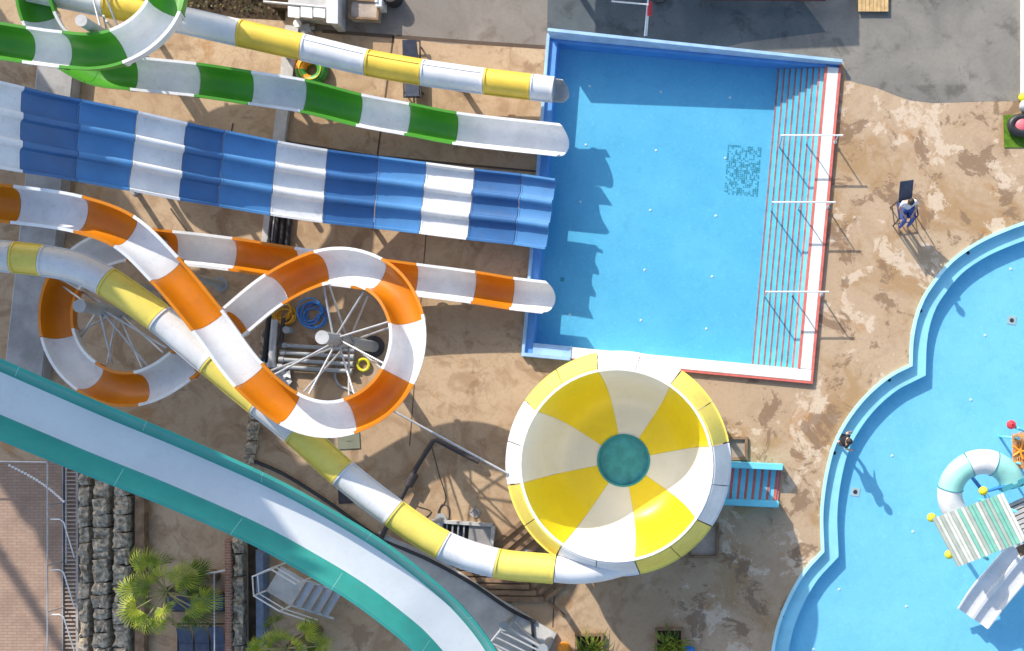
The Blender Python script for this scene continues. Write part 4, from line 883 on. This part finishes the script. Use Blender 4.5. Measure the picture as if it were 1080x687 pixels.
m = MB(); m.tube([P(1067, 449, 2.0), P(1074, 452, 2.1), P(1090, 458, 1.9)], .05, 10); o = m.build('water_pipe', 'cyan', t); m = MB(); m.lathe([(.02, .16), (.12, .12), (.15, 0), (.08, -.1), (.02, -.12)], 16, c=P(1066.5, 448, 2.05)); m.build('red_float', 'redpl', t, smooth=True)
# ------------------------------------------------------------------ palms and planters
def frond(mbL, mbP, base, az, el, L, fan, nb, rr):
    d = Vector((math.cos(az) * math.cos(el), math.sin(az) * math.cos(el), math.sin(el)))
    tip = base + d * L - Vector((0, 0, L * L * .12)); mid = base + d * L * .5
    mbP.tube([base, mid, tip], [.03, .024, .018], 6)
    ax = ((tip - mid).normalized() + Vector((0, 0, -.25 + .3 * rr.random()))).normalized(); sd = ax.cross(Vector((0, 0, 1))).normalized(); roll = rr.uniform(-.5, .5)
    sd = (sd * math.cos(roll) + sd.cross(ax) * math.sin(roll)).normalized(); up = sd.cross(ax)
    for i in range(nb):
        a = (i / (nb - 1) - .5) * R(215); ln = fan * (1 - .32 * abs(a) / R(108)) * rr.uniform(.85, 1.08)
        bd = (ax * math.cos(a) + sd * math.sin(a)).normalized(); pr_ = up.cross(bd).normalized() * (.013 + .006 * rr.random())
        fold = up * (.035 if i % 2 else -.015)
        q1 = tip + bd * ln * .5 + fold + up * .04; q2 = tip + bd * ln * .8 - Vector((0, 0, ln * .08)); q3 = tip + bd * ln - Vector((0, 0, ln * rr.uniform(.15, .4)))
        mbL.add([tip, q1 - pr_ * 1.3, q1 + pr_ * 1.3, q2 - pr_ * .8, q2 + pr_ * .8, q3], [(0, 1, 2), (1, 3, 4, 2), (3, 5, 4)])
def palm(label, crown, z, scale, nf, seed, group='fan palms at bottom left'):
    q = P(*crown, z); rr = random.Random(seed); t = thing('palm_tree', label, 'palm tree', (q.x, q.y, 0), group)
    m = MB(); m.tube([Vector((q.x + .06 * math.sin(i), q.y, z * i / 8)) for i in range(9)], [.22 - .008 * i + .015 * (i % 2) for i in range(9)], 12); m.build('trunk', 'trunk', t, smooth=True)
    for lay, (mm, n_, e0, e1) in enumerate((('palmleaf', nf, 8, 62), ('palmdark', nf // 2, -40, 5))):
        L_, P_ = MB(), MB()
        for i in range(n_):
            az = 2 * math.pi * (i * .381966 + rr.uniform(-.05, .05)); el = R(e0 + (e1 - e0) * ((i + .5) / n_) ** 1.3)
            frond(L_, P_, Vector((q.x, q.y, z)), az, el, scale * rr.uniform(.45, 1.2), scale * rr.uniform(.46, .68), 26, rr)
        o = L_.build('fronds', mm, t); P_.build('petioles', 'petiole', o)
    return t
palm('tall bright green fan palm beside the stone block rows', (176, 624), 3.2, 1.15, 13, 21)
palm('smaller fan palm below the white metal staircase', (303, 684), 2.6, .95, 10, 5)
def bush(label, x, y, seed, wood_=True):
    c = G(x, y); rr = random.Random(seed); t = thing('planter', label, 'planter', c, 'square planters at the bottom edge')
    m = MB()
    for dy in (-.42, .42): m.box(c + Vector((0, dy, .1)), (.95, .08, .2))
    for dx in (-.435, .435): m.box(c + Vector((dx, 0, .1)), (.08, .758, .2))
    m.build('kerb', 'wood', t); m = MB(); m.box(c + Vector((0, 0, .05)), (.78, .75, .08)); m.build('soil', 'soil', t)
    L_ = MB()
    for i in range(150):
        az = rr.uniform(0, 6.28); el = R(rr.uniform(10, 80)); ln = rr.uniform(.45, 1.0)
        b = c + Vector((.02 + rr.uniform(-.25, .3), -.2 + rr.uniform(-.25, .25), .1)); d = Vector((math.cos(az) * math.cos(el), math.sin(az) * math.cos(el), math.sin(el)))
        w_ = d.cross(Vector((0, 0, 1))).normalized() * rr.uniform(.016, .034); mid = b + d * ln * .55; e = b + d * ln - Vector((0, 0, ln * .25))
        L_.add([b - w_ * .5, b + w_ * .5, mid + w_, mid - w_, e], [(0, 1, 2, 3), (3, 2, 4)])
    L_.build('foliage', 'bushleaf', t)
bush('square planter of spiky leaves near the orange ball', 622, 682, 3); bush('square planter of spiky leaves with a blue cushion at its foot', 706, 676, 8)
m = MB(); m.box(G(726, 686, .12), (.42, .3, .22), R(5)); tag(m.build('cushion', 'bluepl', bevel=.05), 'blue cushion beside the right planter at the bottom edge', 'cushion')
# ground cover in the planting bed
L_ = MB(); rr = random.Random(2)
for i in range(900):
    x, y = rr.uniform(165, 300), rr.uniform(-60, 18); 
    if y > 2 + (x - 165) * .12: continue
    b = G(x, y, .02 + rr.random() * .12); az = rr.uniform(0, 6.28); d = Vector((math.cos(az), math.sin(az), rr.uniform(0, .6))) * rr.uniform(.06, .14); w_ = Vector((-d.y, d.x, 0)) * .4
    L_.add([b, b + d * .5 + w_, b + d, b + d * .5 - w_], [(0, 1, 2, 3)])
tag(L_.build('ground_cover', leaf_mat('bed_leaf', (.05, .055, .015), (.14, .10, .03))), 'low leafy ground cover in the dark planting bed', 'plants', kind='stuff')
# ------------------------------------------------------------------ people
def skin_mesh(name, joints, edges, mat_, parent, root, sub=2):
    me = bpy.data.meshes.new(name); keys = list(joints); off = Vector(parent.location) if parent.parent is None else Vector(parent.parent.location)
    me.from_pydata([Vector(joints[k][0]) - off for k in keys], [(keys.index(a), keys.index(b)) for a, b in edges], [])
    o = bpy.data.objects.new(name, me); col.objects.link(o)
    o.modifiers.new('skin', 'SKIN'); s = o.modifiers.new('sub', 'SUBSURF'); s.levels = s.render_levels = sub
    for i, k in enumerate(keys): me.skin_vertices[0].data[i].radius = (joints[k][1], joints[k][1]); me.skin_vertices[0].data[i].use_root = (k == root)
    dg = bpy.context.evaluated_depsgraph_get(); ev = o.evaluated_get(dg); nm = bpy.data.meshes.new_from_object(ev); nm.name = name
    o.modifiers.clear(); o.data = nm; nm.materials.clear(); nm.materials.append(M[mat_]); nm.polygons.foreach_set('use_smooth', [True] * len(nm.polygons)); o.parent = parent
    return o
def person(label, base, rz, pose, top_m, leg_m, long_legs, group=None):
    """pose: dict joint -> local (x right, y forward, z up)"""
    t = thing('person', label, 'person', base); Rz = Matrix.Rotation(rz, 3, 'Z'); Wd = lambda v: Vector(base) + Rz @ Vector(v)
    rad = dict(pelvis=.125, belly=.125, chest=.14, neck=.055, head0=.075, head1=.098, head2=.07, shL=.062, shR=.062, elL=.042, elR=.042, wrL=.03, wrR=.03, paL=.034, paR=.034, hiL=.085, hiR=.085, knL=.06, knR=.06, anL=.042, anR=.042, toL=.034, toR=.034)
    J = {k: (Wd(v), rad[k]) for k, v in pose.items()}
    Ed = [('pelvis', 'belly'), ('belly', 'chest'), ('chest', 'neck'), ('neck', 'head0'), ('head0', 'head1'), ('head1', 'head2')]
    for s in 'LR':
        Ed += [('chest', 'sh' + s), ('sh' + s, 'el' + s), ('el' + s, 'wr' + s), ('wr' + s, 'pa' + s), ('pelvis', 'hi' + s), ('hi' + s, 'kn' + s), ('kn' + s, 'an' + s), ('an' + s, 'to' + s)]
        pa = Vector(pose['pa' + s]); d = (pa - Vector(pose['wr' + s])).normalized(); sd = d.cross(Vector((0, 0, 1)))
        sd = sd.normalized() if sd.length > .05 else Vector((1, 0, 0))
        for f in range(5):
            off = sd * (f - 1.5) * .02 if f < 4 else sd * -.045; ln = (.07, .08, .075, .06, .05)[f]
            a = pa + off + d * (.03 if f < 4 else -.01); b = a + d * ln * .55 + (sd * -.012 if f == 4 else Vector((0, 0, 0))); c = b + d * ln * .4 - Vector((0, 0, .018))
            for nme, q in (('a', a), ('b', b), ('c', c)): J['f%s%d%s' % (s, f, nme)] = (Wd(q), .0085)
            Ed += [('pa' + s, 'f%s%da' % (s, f)), ('f%s%da' % (s, f), 'f%s%db' % (s, f)), ('f%s%db' % (s, f), 'f%s%dc' % (s, f))]
    body = skin_mesh('body', J, Ed, 'skin', t, 'pelvis')
    g = 1.14; C = {k: (J[k][0], J[k][1] * g + .012) for k in ('pelvis', 'belly', 'chest', 'shL', 'shR')}
    for s in 'LR': C['sl' + s] = (J['sh' + s][0].lerp(J['el' + s][0], .6), .062)
    skin_mesh('shirt', C, [('pelvis', 'belly'), ('belly', 'chest'), ('chest', 'shL'), ('chest', 'shR'), ('shL', 'slL'), ('shR', 'slR')], top_m, t, 'pelvis')
    C = {k: (J[k][0], J[k][1] * g + .014) for k in ('pelvis', 'hiL', 'hiR')}; e = [('pelvis', 'hiL'), ('pelvis', 'hiR')]
    for s in 'LR':
        C['kn' + s] = (J['hi' + s][0].lerp(J['kn' + s][0], 1 if long_legs else .75), .078); e.append(('hi' + s, 'kn' + s))
        if long_legs: C['an' + s] = (J['kn' + s][0].lerp(J['an' + s][0], .9), .056); e.append(('kn' + s, 'an' + s))
    skin_mesh('trousers', C, e, leg_m, t, 'pelvis')
    h = J['head1'][0]; top_ = J['head2'][0]; up = (top_ - J['head0'][0]).normalized(); fw = Rz @ Vector((0, 1, 0))
    m = MB(); m.ball(h + up * .035 - fw * .022, .112, 16, 1.05); m.build('hair', 'hair', t, smooth=True)
    m = MB(); m.ball(h + fw * .1 - up * .02, .02, 8)
    for sx in (-1, 1): m.ball(h + Rz @ Vector((sx * .1, 0, -.01)), .025, 8)
    m.build('face', 'skin', t, smooth=True)
    m = MB()
    for sx in (-1, 1): m.ball(h + fw * .088 + Rz @ Vector((sx * .035, 0, .015)), .013, 8)
    m.build('eyes', 'hair', t, smooth=True)
    return t
# lifeguard chair + seated person
cb = G(950, 226); sz = 1.02
lc = thing('lifeguard_chair', 'blue lifeguard chair with a dark metal frame on the stained concrete', 'chair', cb); rz = R(180 + 8)
Rz = Matrix.Rotation(rz, 3, 'Z'); Lw = lambda x, y, z: cb + Rz @ Vector((x, y, z))
m = MB(); m.box(Lw(0, .05, sz), (.58, .55, .06), rz); m.build('seat', 'bluecloth', lc, bevel=.015)
m = MB(); m.box(Lw(0, -.5, sz + .36), (.44, .04, .95), rot=Rz @ Matrix.Rotation(R(34), 3, 'X')); m.build('backrest', 'navy', lc, bevel=.015)
for x in (-.29, .29):
    for y in (-.24, .32): m = MB(); m.cyl(Lw(x * 1.08, y * 1.1, 0), Lw(x, y, sz), .022); m.build('leg', 'darkiron', lc, smooth=True)
m = MB()
for x in (-.3, .3): m.cyl(Lw(x, -.25, sz + .25), Lw(x, .32, sz + .25), .025); m.cyl(Lw(x, .32, sz), Lw(x, .32, sz + .25), .02); m.cyl(Lw(x, -.25, .25), Lw(x, .34, .25), .018)
m.cyl(Lw(-.3, .34, .25), Lw(.3, .34, .25), .018); m.build('armrest', 'darkiron', lc, smooth=True)
person('person in a pale shirt and blue trousers sitting on the lifeguard chair', cb, rz, dict(
    pelvis=(0, -.02, sz + .16), belly=(0, -.07, sz + .34), chest=(0, -.09, sz + .58), neck=(0, -.08, sz + .75), head0=(0, -.05, sz + .83), head1=(0, -.03, sz + .92), head2=(0, -.03, sz + 1.0),
    shL=(-.19, -.09, sz + .65), shR=(.19, -.09, sz + .65), elL=(-.29, .02, sz + .38), elR=(.29, .02, sz + .38), wrL=(-.16, .22, sz + .27), wrR=(.16, .22, sz + .27), paL=(-.12, .29, sz + .25), paR=(.12, .29, sz + .25),
    hiL=(-.1, .0, sz + .14), hiR=(.1, .0, sz + .14), knL=(-.13, .42, sz + .13), knR=(.13, .42, sz + .13), anL=(-.14, .46, .09), anR=(.14, .46, .09), toL=(-.15, .62, .04), toR=(.15, .62, .04)), 'shirt', 'bluecloth', True)
kb_ = P(888, 464, -.13); s_ = .86
kp = dict(pelvis=(0, 0, .92), belly=(0, .02, 1.06), chest=(0, .05, 1.28), neck=(0, .06, 1.46), head0=(0, .08, 1.54), head1=(0, .10, 1.63), head2=(0, .10, 1.71),
    shL=(-.18, .05, 1.36), shR=(.18, .05, 1.36), elL=(-.30, .0, 1.14), elR=(.30, .08, 1.14), wrL=(-.34, .12, .93), wrR=(.33, .24, .98), paL=(-.34, .18, .86), paR=(.33, .31, .94),
    hiL=(-.09, 0, .88), hiR=(.09, 0, .88), knL=(-.1, .14, .49), knR=(.1, -.04, .48), anL=(-.1, .10, .08), anR=(.1, -.22, .09), toL=(-.1, .26, .035), toR=(.1, -.07, .035))
person('person in dark clothes walking on the ledge of the lagoon pool', kb_, R(-100), {k: tuple(a * s_ for a in v) for k, v in kp.items()}, 'blackcloth', 'blackcloth', False)
# ------------------------------------------------------------------ unseen shade casters added just outside the picture
tw = thing('shade_tower', 'tall unseen tower with decks and a flat roof, added to cast shade beyond the upper left corner', 'tower', G(-150, -150))  # unseen tower, added and stepped in height to shape the shade
TX0, TX1, TY0, TY1, TZ = -362, -96, -146, -46, 21.5
m = MB(); m.cyl(G(-412, -50, 0), G(-412, -50, 22), .2); m.build('mast', 'greysteel', tw)  # added for its thin stripe of shade over the terrace
for X0, X1, ZT in ((TX0, -203, 17.4), (-200, TX1, 21.5)):
    for x in (X0 + 8, X1 - 8):
        for y in (TY0 + 8, TY1 - 8): m = MB(); m.box(G(x, y, ZT / 2), (.35, .35, ZT)); m.build('post', 'greysteel', tw)
    for z in (4, 8, 11.5, 14.6, 18.2):
        if z > ZT - 2: continue
        m = MB(); m.prism([G(X0, TY0, 0), G(X1, TY0, 0), G(X1, TY1, 0), G(X0, TY1, 0)], z, z + .25); m.build('deck', 'wood', tw)
        m = MB()
        for (xa, ya, xb, yb) in ((X0, TY0, X1, TY0), (X1, TY0, X1, TY1), (X0, TY1, X1, TY1), (X0, TY0, X0, TY1)):
            a, b = G(xa, ya, z + 1.5), G(xb, yb, z + 1.5); d = b - a; m.box((a + b) / 2, (d.length, .06, 2.4), math.atan2(d.y, d.x))
        m.build('screen', 'wood', tw)
    m = MB(); m.prism([G(X0 - 3, TY0 - 15, 0), G(X1 + 1, TY0 - 15, 0), G(X1 + 1, TY1 + 6, 0), G(X0 - 3, TY1 + 6, 0)], ZT, ZT + .3); m.build('roof', 'darkred', tw)
pg = thing('shade_pergola', 'unseen dark red slatted pergola beyond the top edge', 'shade_pergola', G(700, -110))  # unseen slats put here to throw striped shade on the paving
for x in (560, 690, 815):
    for y in (-190, -85): m = MB(); m.box(G(x, y, 1.5), (.15, .15, 3)); m.build('post', 'darkred', pg)
m = MB()
for i in range(19): m.box(G(682, -198 + i * 6.6, 3.1), (8.8, .15, .08), R(3))
m.build('slats', 'darkred', pg)
# ------------------------------------------------------------------ sun, sky, camera
az = (-.545, .839); elv = R(32)
to_sun = Vector((az[0] * math.cos(elv), az[1] * math.cos(elv), math.sin(elv)))
sd = bpy.data.lights.new('sun', 'SUN'); sd.energy = 3.3; sd.angle = R(.55); sd.color = (1, .93, .83)
so = bpy.data.objects.new('sun', sd); so.rotation_euler = (-to_sun).to_track_quat('-Z', 'Y').to_euler(); so.location = (0, 0, 60); col.objects.link(so)
wd = bpy.data.worlds.new('World'); sc.world = wd; wd.use_nodes = True; nt = wd.node_tree; nt.nodes.clear()
wo = nt.nodes.new('ShaderNodeOutputWorld'); bg = nt.nodes.new('ShaderNodeBackground'); sk = nt.nodes.new('ShaderNodeTexSky')
sk.sky_type = 'NISHITA'; sk.sun_disc = False; sk.sun_elevation = elv; sk.sun_rotation = math.atan2(to_sun.x, to_sun.y); sk.air_density = 1.0; sk.dust_density = 1.5
bg.inputs['Strength'].default_value = .15
nt.links.new(sk.outputs[0], bg.inputs[0]); nt.links.new(bg.outputs[0], wo.inputs[0])
cd = bpy.data.cameras.new('camera'); co = bpy.data.objects.new('camera', cd); col.objects.link(co); sc.camera = co
co.location = (0, 0, H); co.rotation_euler = (0, 0, 0); cd.sensor_fit = 'HORIZONTAL'; cd.sensor_width = 36; cd.lens = 36 * S * H / 1080
cd.shift_x = -(NX - 540) / 1080; cd.shift_y = (NY - 343.5) / 1080; cd.clip_end = 1000; cd.clip_start = .5
sc.view_settings.view_transform = 'Standard'; sc.view_settings.look = 'None'; sc.view_settings.exposure = .85; sc.view_settings.gamma = 1
sc.view_settings.use_curve_mapping = False
